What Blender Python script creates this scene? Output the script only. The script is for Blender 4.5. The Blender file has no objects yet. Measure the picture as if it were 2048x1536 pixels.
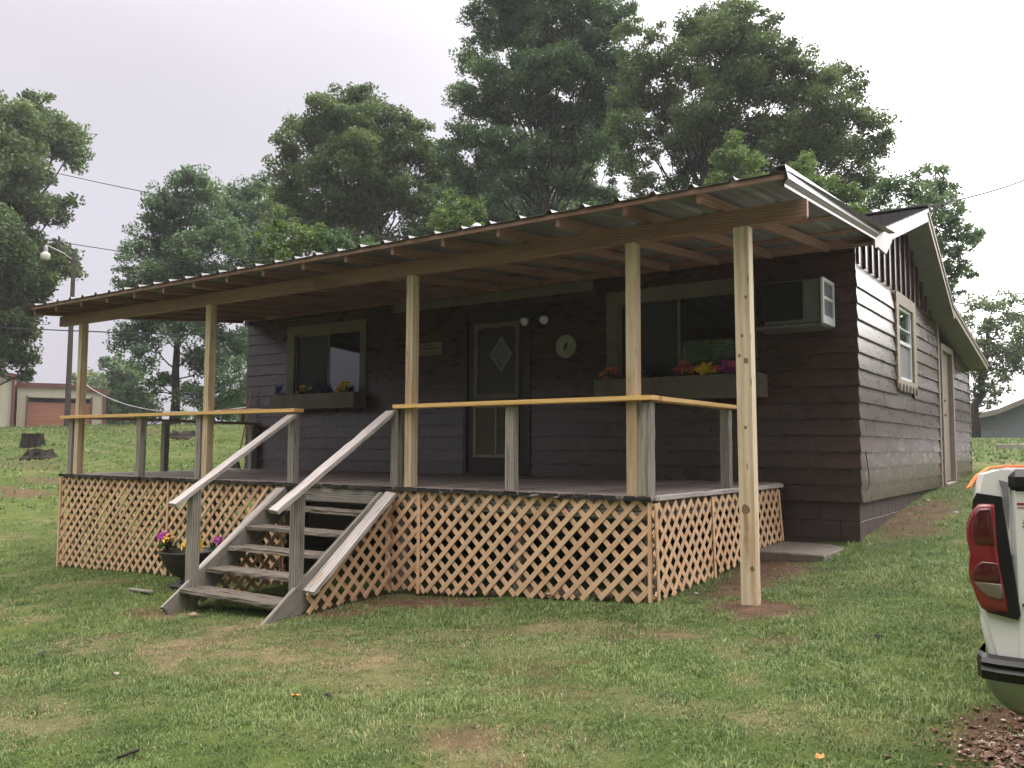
import bpy, math, random
import numpy as np
from mathutils import Matrix, Vector
random.seed(7); RNG = np.random.default_rng(11)
R = math.radians
SC = bpy.context.scene
COL = SC.collection

# ------------------------------------------------------------------ camera
FPX, CAM = 1733.6, np.array([0.0, 0.0, 0.36])           # focal length in pixels of a 2048 px wide picture
CR = np.array([0.8193, 0.5733, 0.00430]); CU = np.array([0.03863, -0.06270, 0.99728]); CF = np.array([-0.57208, 0.81692, 0.07367])
cam = bpy.data.cameras.new('camera'); camo = bpy.data.objects.new('camera', cam); COL.objects.link(camo)
cam.sensor_width = 36; cam.lens = FPX / 2048 * 36; cam.clip_end = 3000; cam.clip_start = 0.05
camo.matrix_world = Matrix(((CR[0], CU[0], -CF[0], CAM[0]), (CR[1], CU[1], -CF[1], CAM[1]), (CR[2], CU[2], -CF[2], CAM[2]), (0, 0, 0, 1)))
SC.camera = camo
# ------------------------------------------------------------------ sky, sun, exposure
SUN_EL, SUN_AZ = R(28), R(17)                            # azimuth from +Y towards +X
sdir = (math.sin(SUN_AZ)*math.cos(SUN_EL), math.cos(SUN_AZ)*math.cos(SUN_EL), math.sin(SUN_EL))
world = bpy.data.worlds.new('World'); SC.world = world; world.use_nodes = True
nt = world.node_tree; nt.nodes.clear()
def N(t, kind, **kw):
    n = t.nodes.new(kind)
    for k, v in kw.items(): setattr(n, k, v)
    return n
wo = N(nt, 'ShaderNodeOutputWorld'); bg1 = N(nt, 'ShaderNodeBackground'); bg2 = N(nt, 'ShaderNodeBackground'); ad = N(nt, 'ShaderNodeAddShader')
sky = N(nt, 'ShaderNodeTexSky', sky_type='NISHITA', sun_disc=False, sun_elevation=SUN_EL, sun_rotation=SUN_AZ, dust_density=4.0, air_density=1.0)
hsv = N(nt, 'ShaderNodeHueSaturation'); hsv.inputs['Saturation'].default_value = 0.25
nt.links.new(sky.outputs[0], hsv.inputs['Color']); nt.links.new(hsv.outputs[0], bg1.inputs[0]); bg1.inputs[1].default_value = 0.05
tc = N(nt, 'ShaderNodeTexCoord'); sx = N(nt, 'ShaderNodeSeparateXYZ'); nt.links.new(tc.outputs['Generated'], sx.inputs[0])
def wmath(op, a, b=None, c=None):
    m = N(nt, 'ShaderNodeMath', operation=op)
    for i, v in enumerate((a, b, c)):
        if v is None: continue
        if hasattr(v, 'is_output') or not isinstance(v, (int, float)): nt.links.new(v, m.inputs[i])
        else: m.inputs[i].default_value = v
    return m.outputs[0]
el = wmath('MAXIMUM', sx.outputs[2], 0.0)
base = wmath('ADD', wmath('MULTIPLY_ADD', el, 0.08, 0.385), wmath('MULTIPLY', wmath('POWER', el, 5.0), 6.4))   # cloudy sky: brighter towards the zenith
dt = N(nt, 'ShaderNodeVectorMath', operation='DOT_PRODUCT'); dt.inputs[1].default_value = sdir
nt.links.new(tc.outputs['Generated'], dt.inputs[0])
gl = wmath('POWER', wmath('MAXIMUM', dt.outputs['Value'], 0.0), 9.0)
cn = N(nt, 'ShaderNodeTexNoise'); cn.inputs['Scale'].default_value = 2.2; cn.inputs['Detail'].default_value = 4
cmp_ = N(nt, 'ShaderNodeMapping'); cmp_.inputs['Scale'].default_value = (1, 1, 2.5); nt.links.new(tc.outputs['Generated'], cmp_.inputs[0]); nt.links.new(cmp_.outputs[0], cn.inputs[0])
cl = wmath('MULTIPLY_ADD', cn.outputs[0], 0.42, 0.79)
val = wmath('MULTIPLY', wmath('MULTIPLY_ADD', gl, 3.6, base), cl)
rgb = N(nt, 'ShaderNodeMix', data_type='RGBA'); rgb.inputs[6].default_value = (0.965, 0.91, 1.06, 1); rgb.inputs[7].default_value = (1.0, 0.955, 0.985, 1)
nt.links.new(wmath('MINIMUM', wmath('MULTIPLY', gl, 1.6), 1.0), rgb.inputs[0])
zen = N(nt, 'ShaderNodeMix', data_type='RGBA'); zen.inputs[7].default_value = (1.07, 0.99, 0.93, 1)      # the cloud overhead is a warmer white
nt.links.new(wmath('MINIMUM', wmath('MULTIPLY', wmath('POWER', el, 2.5), 2.2), 1.0), zen.inputs[0]); nt.links.new(rgb.outputs[2], zen.inputs[6])
nt.links.new(zen.outputs[2], bg2.inputs[0]); nt.links.new(val, bg2.inputs[1])
nt.links.new(bg1.outputs[0], ad.inputs[0]); nt.links.new(bg2.outputs[0], ad.inputs[1]); nt.links.new(ad.outputs[0], wo.inputs[0])
sl = bpy.data.lights.new('sun', 'SUN'); so = bpy.data.objects.new('sun', sl); COL.objects.link(so)
sl.energy = 0.7; sl.angle = R(40); sl.color = (1.0, 0.96, 0.9)
so.rotation_euler = Vector(sdir).to_track_quat('Z', 'Y').to_euler()
vs = SC.view_settings; vs.view_transform = 'Standard'; vs.look = 'None'; vs.exposure = 0.38; vs.gamma = 1.0; vs.use_curve_mapping = False

# ------------------------------------------------------------------ geometry helpers
def ray(px, py): return CF + CR*(px-1024)/FPX - CU*(py-768)/FPX
def ony(px, py, Y): d = ray(px, py); return CAM + d*((Y-CAM[1])/d[1])
def onx(px, py, X): d = ray(px, py); return CAM + d*((X-CAM[0])/d[0])
def onr(px, py, r): d = ray(px, py); return CAM + d*(r/math.hypot(d[0], d[1]))
def vnoise(x, y, s, seed=0):
    x = np.asarray(x, float)/s; y = np.asarray(y, float)/s
    xi = np.floor(x).astype(np.int64); yi = np.floor(y).astype(np.int64); fx = x-xi; fy = y-yi
    fx = fx*fx*(3-2*fx); fy = fy*fy*(3-2*fy)
    def h(a, b):
        v = np.sin(a*127.1+b*311.7+seed*74.7)*43758.5453
        return v-np.floor(v)
    return (h(xi, yi)*(1-fx)+h(xi+1, yi)*fx)*(1-fy)+(h(xi, yi+1)*(1-fx)+h(xi+1, yi+1)*fx)*fy
def fbm(x, y, s, seed=0): return .55*vnoise(x, y, s, seed)+.3*vnoise(x, y, s*.45, seed+3)+.15*vnoise(x, y, s*.2, seed+5)

WM = {}                                                  # world matrix of every object made
def prop(o, label=None, cat=None, group=None, kind=None):
    if label: o['label'] = label
    if cat: o['category'] = cat
    if group: o['group'] = group
    if kind: o['kind'] = kind
    return o
def link(name, me, M, parent=None, mat=None):
    o = bpy.data.objects.new(name, me); COL.objects.link(o)
    if me is not None and mat is not None and not me.materials:
        for m in (mat if isinstance(mat, (list, tuple)) else [mat]): me.materials.append(m)
    WM[o] = M
    if parent is not None:
        o.parent = parent; o.matrix_basis = WM[parent].inverted() @ M
    else: o.matrix_basis = M
    return o
def root(name, loc, label, cat, group=None, rz=0):
    return prop(link(name, None, Matrix.Translation(loc) @ Matrix.Rotation(rz, 4, 'Z')), label, cat, group)
def mk(name, verts, faces, smooth=False, mi=None):
    me = bpy.data.meshes.new(name); me.from_pydata([tuple(map(float, v)) for v in verts], [], faces)
    if mi is not None: me.polygons.foreach_set('material_index', mi)
    if smooth: me.polygons.foreach_set('use_smooth', [True]*len(me.polygons))
    me.update(); return me
def fast_mesh(name, V, F, smooth=False):
    """V n x 3, F m x k (equal polygons)."""
    me = bpy.data.meshes.new(name); V = np.asarray(V, np.float32); F = np.asarray(F, np.int32); m, k = F.shape
    me.vertices.add(len(V)); me.vertices.foreach_set('co', V.ravel())
    me.loops.add(m*k); me.loops.foreach_set('vertex_index', F.ravel())
    me.polygons.add(m); me.polygons.foreach_set('loop_start', np.arange(0, m*k, k, dtype=np.int32))
    me.polygons.foreach_set('loop_total', np.full(m, k, np.int32))
    if smooth: me.polygons.foreach_set('use_smooth', np.ones(m, bool))
    me.update(calc_edges=True); return me
def cbox(L, w, h, c=0.003):
    """Box with chamfered edges, centred, long side along X."""
    c = min(c, w*.3, h*.3, L*.3); a, b, d = L/2, w/2, h/2; V = []; idx = {}
    for sxx in (-1, 1):
        for sy in (-1, 1):
            for sz in (-1, 1):
                idx[sxx, sy, sz] = len(V)
                V += [(sxx*a, sy*(b-c), sz*(d-c)), (sxx*(a-c), sy*b, sz*(d-c)), (sxx*(a-c), sy*(b-c), sz*d)]
    F = []
    for ax in range(3):
        for s in (-1, 1):
            o1, o2 = [i for i in range(3) if i != ax]; q = []
            for u, v in ((-1, -1), (1, -1), (1, 1), (-1, 1)):
                k = [0, 0, 0]; k[ax] = s; k[o1] = u; k[o2] = v; q.append(idx[tuple(k)]+ax)
            F.append(q if (s > 0) == (ax != 1) else q[::-1])
    for ax in range(3):
        o1, o2 = [i for i in range(3) if i != ax]
        for u in (-1, 1):
            for v in (-1, 1):
                ks = []
                for s in (-1, 1):
                    k = [0, 0, 0]; k[ax] = s; k[o1] = u; k[o2] = v; ks.append(idx[tuple(k)])
                q = [ks[0]+o1, ks[1]+o1, ks[1]+o2, ks[0]+o2]
                pos = (u*v > 0) == (ax != 1)
                F.append(q if not pos else q[::-1])
    for k, i in idx.items(): F.append([i, i+1, i+2] if k[0]*k[1]*k[2] > 0 else [i+2, i+1, i])
    return V, F
def rough_board(L, w, h, amp=.004, seg=.12, seed=0, chip=0.0):
    """Old plank: the section wanders along the length, edges chipped, ends uneven."""
    rr = random.Random(seed); n = max(3, int(L/seg)); V = []; F = []
    prof = [(-.5, -.5), (.5, -.5), (.5, .38), (.42, .5), (-.42, .5), (-.5, .38)]; k = len(prof)
    for i in range(n+1):
        x = -L/2+L*i/n
        for (py, pz) in prof:
            e = rr.uniform(-amp, amp)*(3 if i in (0, n) else 0)
            ch = chip*rr.random()**3 if pz > .3 else 0
            V.append((x+e, py*w*(1-ch*.4)+rr.uniform(-amp, amp), pz*h-ch*h*.5+rr.uniform(-amp, amp)*.7))
    for i in range(n):
        for j in range(k):
            a, b = i*k+j, i*k+(j+1) % k; F.append([a, b, b+k, a+k][::-1])
    F.append(list(range(k))); F.append([n*k+j for j in range(k)][::-1])
    return V, F
def axis_M(p0, p1, up=(0, 0, 1)):
    p0, p1 = Vector(p0), Vector(p1); x = (p1-p0).normalized(); z = Vector(up); y = z.cross(x)
    if y.length < 1e-4: y = Vector((0, 1, 0)).cross(x)
    y.normalize(); z = x.cross(y); M = Matrix((x, y, z)).transposed().to_4x4(); M.translation = (p0+p1)/2
    return M, (p1-p0).length
MC = {}
def beam(name, p0, p1, w, h, mat, parent=None, up=(0, 0, 1), c=.003, rough=0, chip=0.0, label=None):
    """Board from p0 to p1 (centre line); w sideways, h along 'up'."""
    M, L = axis_M(p0, p1, up)
    if rough: V, F = rough_board(L, w, h, rough, seed=random.random(), chip=chip); me = mk(name, V, F)
    else:
        key = (round(L, 4), w, h, c, mat.name)
        if key not in MC: MC[key] = mk(name, *cbox(L, w, h, c))
        me = MC[key]
    o = link(name, me, M, parent, mat)
    if label: o['label'] = label
    return o
def abox(name, x0, x1, y0, y1, z0, z1, mat, parent=None, c=.003, label=None):
    dx, dy, dz = abs(x1-x0), abs(y1-y0), abs(z1-z0); cx, cy, cz = (x0+x1)/2, (y0+y1)/2, (z0+z1)/2
    if dx >= dy and dx >= dz: return beam(name, (cx-dx/2, cy, cz), (cx+dx/2, cy, cz), dy, dz, mat, parent, c=c, label=label)
    if dy >= dz: return beam(name, (cx, cy-dy/2, cz), (cx, cy+dy/2, cz), dx, dz, mat, parent, c=c, label=label)
    return beam(name, (cx, cy, cz-dz/2), (cx, cy, cz+dz/2), dx, dy, mat, parent, up=(0, 1, 0), c=c, label=label)
class MB:
    """Collects shapes into one mesh."""
    def __init__(s): s.V = []; s.F = []; s.mi = []
    def add(s, V, F, M=None, mi=0):
        o = len(s.V); s.V += [tuple(M @ Vector(v)) for v in V] if M is not None else [tuple(v) for v in V]
        s.F += [[i+o for i in f] for f in F]; s.mi += [mi]*len(F); return s
    def box(s, x0, x1, y0, y1, z0, z1, c=.002, mi=0):
        V, F = cbox(abs(x1-x0), abs(y1-y0), abs(z1-z0), c); return s.add(V, F, Matrix.Translation(((x0+x1)/2, (y0+y1)/2, (z0+z1)/2)), mi)
    def bar(s, p0, p1, w, h, up=(0, 0, 1), c=.002, mi=0):
        M, L = axis_M(p0, p1, up); V, F = cbox(L, w, h, c); return s.add(V, F, M, mi)
    def tube(s, pts, r, n=6, mi=0, cap=True):
        V, F = tube(pts, r, n, cap); return s.add(V, F, None, mi)
    def prism(s, out, frame, t, mi=0):
        V, F = prism(out, frame, t); return s.add(V, F, None, mi)
    def obj(s, name, mat, parent=None, smooth=False, M=None):
        M = M or (WM[parent] if parent is not None else Matrix()); Mi = M.inverted()
        me = mk(name, [Mi @ Vector(v) for v in s.V], s.F, smooth, s.mi); return link(name, me, M, parent, mat)
def tube(pts, r, n=6, cap=True):
    pts = [Vector(p) for p in pts]; rs = r if isinstance(r, (list, tuple, np.ndarray)) else [r]*len(pts); V = []; F = []
    t0 = (pts[1]-pts[0]).normalized(); a = t0.orthogonal().normalized()
    for i, p in enumerate(pts):
        t = (pts[min(i+1, len(pts)-1)]-pts[max(i-1, 0)]).normalized(); a = (a-t*a.dot(t)).normalized(); b = t.cross(a)
        for k in range(n):
            an = 2*math.pi*k/n; V.append(p+(a*math.cos(an)+b*math.sin(an))*rs[i])
    for i in range(len(pts)-1):
        for k in range(n): F.append([i*n+k, i*n+(k+1) % n, (i+1)*n+(k+1) % n, (i+1)*n+k])
    if cap: F.append(list(range(n))[::-1]); F.append([(len(pts)-1)*n+k for k in range(n)])
    return V, F
def prism(out, frame, t):
    """2D outline (counter-clockwise) in frame (origin, u, v, n), pushed out by t along n."""
    o, u, v, n = map(Vector, frame); k = len(out)
    V = [o+u*a+v*b for a, b in out]+[o+u*a+v*b+n*t for a, b in out]
    F = [list(range(k))[::-1], [k+i for i in range(k)]]+[[i, (i+1) % k, k+(i+1) % k, k+i] for i in range(k)]
    return V, F
def ring_prism(outer, inner, frame, t):
    """Frame-shaped plate: outer and inner outlines with the same number of points."""
    o, u, v, n = map(Vector, frame); k = len(outer); V = []
    for d in (0, t):
        V += [o+u*a+v*b+n*d for a, b in outer]+[o+u*a+v*b+n*d for a, b in inner]
    F = []
    for i in range(k):
        j = (i+1) % k
        F += [[2*k+i, 2*k+j, 3*k+j, 3*k+i], [i, k+i, k+j, j], [i, j, 2*k+j, 2*k+i], [k+i, 3*k+i, 3*k+j, k+j]]
    return V, F
def lathe(prof, n=16, cx=0, cy=0, cz=0):
    V = []; F = []
    for r, z in prof:
        for k in range(n): a = 2*math.pi*k/n; V.append((cx+r*math.cos(a), cy+r*math.sin(a), cz+z))
    for i in range(len(prof)-1):
        for k in range(n): F.append([i*n+k, i*n+(k+1) % n, (i+1)*n+(k+1) % n, (i+1)*n+k])
    F.append([k for k in range(n)][::-1]); F.append([(len(prof)-1)*n+k for k in range(n)])
    return V, F

# ------------------------------------------------------------------ materials
def mat_new(name, rough=.6, spec=.5, metal=0.0, color=(.5, .5, .5)):
    m = bpy.data.materials.new(name); m.use_nodes = True; t = m.node_tree; b = t.nodes['Principled BSDF']
    b.inputs['Roughness'].default_value = rough; b.inputs['Specular IOR Level'].default_value = spec; b.inputs['Metallic'].default_value = metal
    b.inputs['Base Color'].default_value = (*color, 1)
    return m, t, b
def noise(t, vec, scale, detail=4, rough=.5, dist=0.0):
    n = N(t, 'ShaderNodeTexNoise'); n.inputs['Scale'].default_value = scale; n.inputs['Detail'].default_value = detail
    n.inputs['Roughness'].default_value = rough; n.inputs['Distortion'].default_value = dist
    if vec is not None: t.links.new(vec, n.inputs['Vector'])
    return n.outputs[0]
def ramp(t, fac, stops, interp='LINEAR'):
    n = N(t, 'ShaderNodeValToRGB'); e = n.color_ramp.elements; n.color_ramp.interpolation = interp
    while len(e) < len(stops): e.new(.5)
    for el_, (p, c) in zip(e, stops): el_.position = p; el_.color = (*c, 1) if len(c) == 3 else c
    t.links.new(fac, n.inputs[0]); return n.outputs[0]
def mapping(t, vec, scale, loc=(0, 0, 0)):
    n = N(t, 'ShaderNodeMapping'); n.inputs['Scale'].default_value = scale; n.inputs['Location'].default_value = loc
    t.links.new(vec, n.inputs[0]); return n.outputs[0]
def mix(t, fac, a, b, mode='MIX'):
    n = N(t, 'ShaderNodeMix', data_type='RGBA', blend_type=mode); n.clamp_factor = True
    for i, v in ((0, fac), (6, a), (7, b)):
        if isinstance(v, (int, float)): n.inputs[i].default_value = v
        elif isinstance(v, tuple): n.inputs[i].default_value = (*v, 1) if len(v) == 3 else v
        else: t.links.new(v, n.inputs[i])
    return n.outputs[2]
def fmath(t, op, a, b=0.0):
    n = N(t, 'ShaderNodeMath', operation=op)
    for i, v in enumerate((a, b)):
        if isinstance(v, (int, float)): n.inputs[i].default_value = v
        else: t.links.new(v, n.inputs[i])
    return n.outputs[0]
def bump(t, b, h, strength=.3, dist=.002):
    n = N(t, 'ShaderNodeBump'); n.inputs['Strength'].default_value = strength; n.inputs['Distance'].default_value = dist
    t.links.new(h, n.inputs['Height']); t.links.new(n.outputs[0], b.inputs['Normal'])
def objvec(t, spread=(40, .6, .6)):
    """Object coordinates shifted by a random amount per object."""
    tcn = N(t, 'ShaderNodeTexCoord'); oi = N(t, 'ShaderNodeObjectInfo'); cx = N(t, 'ShaderNodeCombineXYZ')
    for i, s in enumerate(spread):
        t.links.new(fmath(t, 'MULTIPLY', fmath(t, 'FRACT', fmath(t, 'MULTIPLY', oi.outputs['Random'], (1.0, 7.31, 13.7)[i])), s), cx.inputs[i])
    va = N(t, 'ShaderNodeVectorMath', operation='ADD'); t.links.new(tcn.outputs['Object'], va.inputs[0]); t.links.new(cx.outputs[0], va.inputs[1])
    return va.outputs[0], oi.outputs['Random']
def wood(name, dark, mid, light, rough=.65, ring=14.0, knots=.0, crack=0.0, crackcol=(.02, .018, .015), vary=.25, spec=.3, stain=None, at=()):
    m, t, b = mat_new(name, rough, spec)
    v, rnd = objvec(t)
    w = N(t, 'ShaderNodeTexWave', wave_type='RINGS', rings_direction='X', wave_profile='SIN'); w.inputs['Scale'].default_value = ring
    w.inputs['Distortion'].default_value = 4.5; w.inputs['Detail'].default_value = 2; w.inputs['Detail Scale'].default_value = .45
    t.links.new(mapping(t, v, (.30, 1, 1), (0, .11, .07)), w.inputs[0])
    fib = noise(t, mapping(t, v, (2.2, 60, 60)), 3.0, 6, .6)
    fac = fmath(t, 'ADD', fmath(t, 'MULTIPLY', w.outputs['Fac'], .38), fmath(t, 'MULTIPLY', fib, .68))
    col = ramp(t, fac, [(.12, dark), (.45, mid), (.85, light)])
    big = noise(t, mapping(t, v, (.9, 5, 5)), 1.6, 3)
    col = mix(t, fmath(t, 'MULTIPLY', fmath(t, 'SUBTRACT', big, .35), vary*3), col, mix(t, 1.0, col, (.62, .58, .56), 'MULTIPLY'))
    if stain is not None:
        sf = ramp(t, noise(t, mapping(t, v, (.7, 6, 6), (5, 2, 1)), 1.3, 5, .6), [(.5, (0, 0, 0)), (.68, (1, 1, 1))])
        col = mix(t, sf, col, mix(t, .75, col, stain, 'MULTIPLY'))
    if knots:
        vo = N(t, 'ShaderNodeTexVoronoi'); vo.inputs['Scale'].default_value = 1.0; vo.inputs['Randomness'].default_value = 1.0
        t.links.new(mapping(t, v, (3.2, 13, 13)), vo.inputs['Vector'])
        kf = ramp(t, fmath(t, 'ADD', vo.outputs['Distance'], fmath(t, 'MULTIPLY', noise(t, v, 40, 2), .06)), [(.07, (1, 1, 1)), (.17, (0, 0, 0))])
        col = mix(t, fmath(t, 'MULTIPLY', kf, knots), col, (.09, .045, .022))
    for kx, ky, kr, streak in at:
        tcn = N(t, 'ShaderNodeTexCoord'); sp = N(t, 'ShaderNodeSeparateXYZ'); t.links.new(tcn.outputs['Object'], sp.inputs[0])
        wob = fmath(t, 'MULTIPLY', fmath(t, 'SUBTRACT', noise(t, tcn.outputs['Object'], 22, 3), .5), kr*.9)
        dx = fmath(t, 'DIVIDE', fmath(t, 'SUBTRACT', sp.outputs[0], kx), 1.25); dy = fmath(t, 'SUBTRACT', sp.outputs[1], ky)
        dd = fmath(t, 'ADD', fmath(t, 'SQRT', fmath(t, 'ADD', fmath(t, 'MULTIPLY', dx, dx), fmath(t, 'MULTIPLY', dy, dy))), wob)
        kf = ramp(t, fmath(t, 'DIVIDE', dd, kr), [(.0, (.8, .8, .8)), (.55, (.75, .75, .75)), (.8, (1, 1, 1)), (1.0, (0, 0, 0))])
        col = mix(t, kf, col, (.10, .045, .022))
        if streak:
            sx_ = fmath(t, 'SUBTRACT', kx, sp.outputs[0]); ins_ = ramp(t, fmath(t, 'ADD', sx_, wob), [(0, (0, 0, 0)), (.02, (1, 1, 1)), (streak*.6, (.8, .8, .8)), (streak, (0, 0, 0))]); wd = ramp(t, fmath(t, 'ADD', fmath(t, 'ABSOLUTE', dy), wob), [(.006, (1, 1, 1)), (.022, (0, 0, 0))])
            col = mix(t, fmath(t, 'MULTIPLY', mix(t, 1.0, ins_, wd, 'MULTIPLY'), .75), col, (.30, .14, .065))
    if crack:
        cf = ramp(t, noise(t, mapping(t, v, (1.1, 42, 42), (3, 1, 9)), 2.2, 7, .62), [(.34, (1, 1, 1)), (.44, (0, 0, 0))])
        col = mix(t, fmath(t, 'MULTIPLY', cf, crack), col, crackcol)
        bump(t, b, fmath(t, 'SUBTRACT', fib, fmath(t, 'MULTIPLY', cf, .9)), .7, .004)
    else: bump(t, b, fib, .25, .0015)
    hs = N(t, 'ShaderNodeHueSaturation'); t.links.new(col, hs.inputs['Color']); t.links.new(fmath(t, 'ADD', fmath(t, 'MULTIPLY', rnd, vary), 1-vary/2), hs.inputs['Value'])
    t.links.new(hs.outputs[0], b.inputs['Base Color']); return m
M = {}
M['pine'] = wood('new_pine', (.36, .24, .12), (.56, .43, .25), (.66, .54, .36), .55, 9, knots=.9, vary=.12, stain=(.62, .42, .30))
M['post'] = wood('treated_pine_post', (.33, .235, .12), (.53, .43, .29), (.62, .53, .39), .6, 8, knots=.95, vary=.22, stain=(.66, .46, .34))
M['cap'] = wood('golden_pine', (.50, .26, .08), (.68, .42, .15), (.76, .52, .22), .5, 12, knots=.5, vary=.1)
M['rafter'] = wood('fir_rafter', (.195, .105, .088), (.29, .172, .138), (.365, .23, .19), .6, 16, knots=.6, vary=.2, stain=(.6, .45, .4))
M['grey'] = wood('weathered_wood', (.10, .09, .078), (.265, .245, .215), (.40, .375, .335), .85, 16, crack=.8, vary=.3, spec=.2)
M['rail'] = wood('silvered_wood', (.18, .16, .15), (.44, .405, .395), (.58, .54, .53), .75, 16, crack=.75, vary=.2, spec=.25)
M['tread'] = wood('rotten_tread', (.04, .033, .026), (.115, .096, .078), (.33, .30, .26), .85, 16, crack=.95, vary=.3, spec=.2)
M['deckb'] = wood('deck_board', (.12, .095, .085), (.235, .195, .175), (.32, .275, .25), .55, 14, crack=.6, vary=.45, spec=.5)
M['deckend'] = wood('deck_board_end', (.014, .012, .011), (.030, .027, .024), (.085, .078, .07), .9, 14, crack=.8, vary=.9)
M['lath'] = wood('lattice_lath', (.50, .315, .175), (.66, .445, .275), (.74, .53, .355), .7, 22, vary=.22, stain=(.75, .6, .5))
def siding_mat():
    m, t, b = mat_new('brown_siding_paint', .42, .48)
    v, rnd = objvec(t, (30, 2, 2))
    col = ramp(t, noise(t, mapping(t, v, (.8, 6, 6)), 2, 5), [(.3, (.046, .0245, .0205)), (.7, (.066, .036, .0295))])
    streak = ramp(t, noise(t, mapping(t, v, (9, 1.2, 1.2), (4, 0, 0)), 1.2, 5, .65), [(.55, (0, 0, 0)), (.78, (1, 1, 1))])
    col = mix(t, fmath(t, 'MULTIPLY', streak, .5), col, (.12, .095, .088))
    peel = ramp(t, noise(t, mapping(t, v, (1.6, 7, 7), (9, 3, 2)), 2.6, 8, .7), [(.66, (0, 0, 0)), (.70, (1, 1, 1))])
    col = mix(t, fmath(t, 'MULTIPLY', peel, .55), col, (.22, .185, .17))
    hs = N(t, 'ShaderNodeHueSaturation'); t.links.new(col, hs.inputs['Color']); t.links.new(fmath(t, 'ADD', fmath(t, 'MULTIPLY', rnd, .3), .85), hs.inputs['Value'])
    t.links.new(hs.outputs[0], b.inputs['Base Color'])
    fib = noise(t, mapping(t, v, (3, 50, 50)), 2, 5, .6)
    t.links.new(fmath(t, 'ADD', fmath(t, 'MULTIPLY', noise(t, mapping(t, v, (2, 5, 5)), 2, 3), .26), .17), b.inputs['Roughness'])
    bump(t, b, fib, .18, .0012); return m
M['siding'] = siding_mat()
def speck(name, a, b_, rough=.6, scale=8, spec=.4, metal=0.0, bmp=.2, dist=.002, detail=5):
    m, t, b = mat_new(name, rough, spec, metal); v, rnd = objvec(t, (9, 9, 9))
    t.links.new(ramp(t, noise(t, v, scale, detail, .6), [(.3, a), (.7, b_)]), b.inputs['Base Color'])
    if bmp: bump(t, b, noise(t, v, scale*4, 4), bmp, dist)
    return m
M['brown'] = speck('brown_trim_paint', (.032, .023, .022), (.046, .033, .031), .4)
M['block'] = speck('painted_block', (.05, .034, .031), (.072, .05, .046), .6, 14, bmp=.6)
M['mortar'] = speck('mortar', (.20, .165, .15), (.32, .28, .25), .9, 20)
M['cream'] = speck('cream_trim_paint', (.24, .205, .155), (.31, .27, .21), .55, 5)
M['cream_shaded'] = speck('porch_shaded_cream_paint', (.125, .105, .085), (.18, .152, .125), .55, 5)  # cream trim paint darkened to carry the porch shade
M['tan'] = speck('tan_door_paint', (.235, .19, .16), (.28, .235, .20), .5, 4)
M['white'] = speck('white_trim_paint', (.24, .215, .205), (.31, .28, .265), .45, 6)
M['soffit'] = speck('grey_soffit_paint', (.19, .185, .21), (.23, .225, .25), .6, 5)
M['shingle'] = speck('asphalt_shingle', (.035, .033, .037), (.085, .08, .088), .9, 30, bmp=.5)
M['metal'] = speck('galvanised_roof_sheet', (.19, .19, .20), (.25, .25, .265), .5, 6, .35, .1, .05)
M['trim'] = speck('grey_white_roof_trim', (.15, .142, .15), (.21, .20, .21), .4, 25, .5, .1, .0)
M['darkmetal'] = speck('dark_metal', (.03, .03, .032), (.06, .06, .062), .45, 12)
M['vent'] = speck('flue_metal', (.28, .26, .27), (.40, .38, .39), .45, 14, .5, .6)
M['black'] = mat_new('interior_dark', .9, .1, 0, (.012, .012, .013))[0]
M['concrete'] = speck('concrete', (.11, .095, .08), (.19, .165, .14), .9, 9, bmp=.6)
M['rock'] = speck('rock', (.15, .10, .075), (.34, .25, .19), .9, 9, bmp=.6, dist=.01)
M['bark'] = speck('bark', (.022, .018, .015), (.075, .062, .052), .95, 9, .15, 0, .9, .03)
M['stump'] = speck('stump_wood', (.008, .007, .006), (.045, .036, .03), .95, 6, .2, 0, .9, .03)
M['acbody'] = speck('air_conditioner_case', (.10, .10, .10), (.15, .15, .148), .5, 5)
M['acgrey'] = speck('grey_mesh', (.15, .15, .17), (.19, .19, .21), .7, 40)
M['whitepl'] = speck('white_plastic', (.62, .65, .69), (.72, .74, .77), .4, 5)
M['glassbulb'] = mat_new('lamp_glass', .12, .6, 0, (.62, .62, .58))[0]
M['blind'] = speck('window_blind', (.16, .165, .14), (.22, .225, .19), .6, 5)
M['dial'] = speck('dial_face', (.26, .26, .23), (.34, .33, .29), .5, 5)
M['sign'] = speck('sign_wood', (.20, .13, .10), (.27, .18, .14), .7, 12)
M['ink'] = mat_new('dark_paint', .6, .3, 0, (.02, .014, .014))[0]
M['brass'] = speck('dull_brass', (.14, .10, .055), (.22, .165, .09), .4, 9, .5, .6)
M['beige'] = speck('beige_metal_wall', (.44, .40, .34), (.50, .46, .39), .5, 1.5)
M['redtrim'] = speck('red_brown_trim', (.115, .045, .04), (.155, .062, .052), .5, 3)
M['reddoor'] = speck('red_brown_door', (.30, .125, .085), (.36, .16, .11), .6, 2)
M['bluesid'] = speck('blue_grey_siding', (.215, .245, .28), (.26, .29, .33), .6, 3)
M['wire'] = mat_new('wire', .6, .3, 0, (.05, .05, .055))[0]
M['wirepale'] = mat_new('pale_wire', .6, .3, 0, (.42, .42, .44))[0]
M['polewood'] = speck('utility_pole_wood', (.05, .04, .035), (.095, .08, .068), .9, 7)
M['lampglass'] = mat_new('lamp_cover', .3, .5, 0, (.62, .60, .52))[0]
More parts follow.
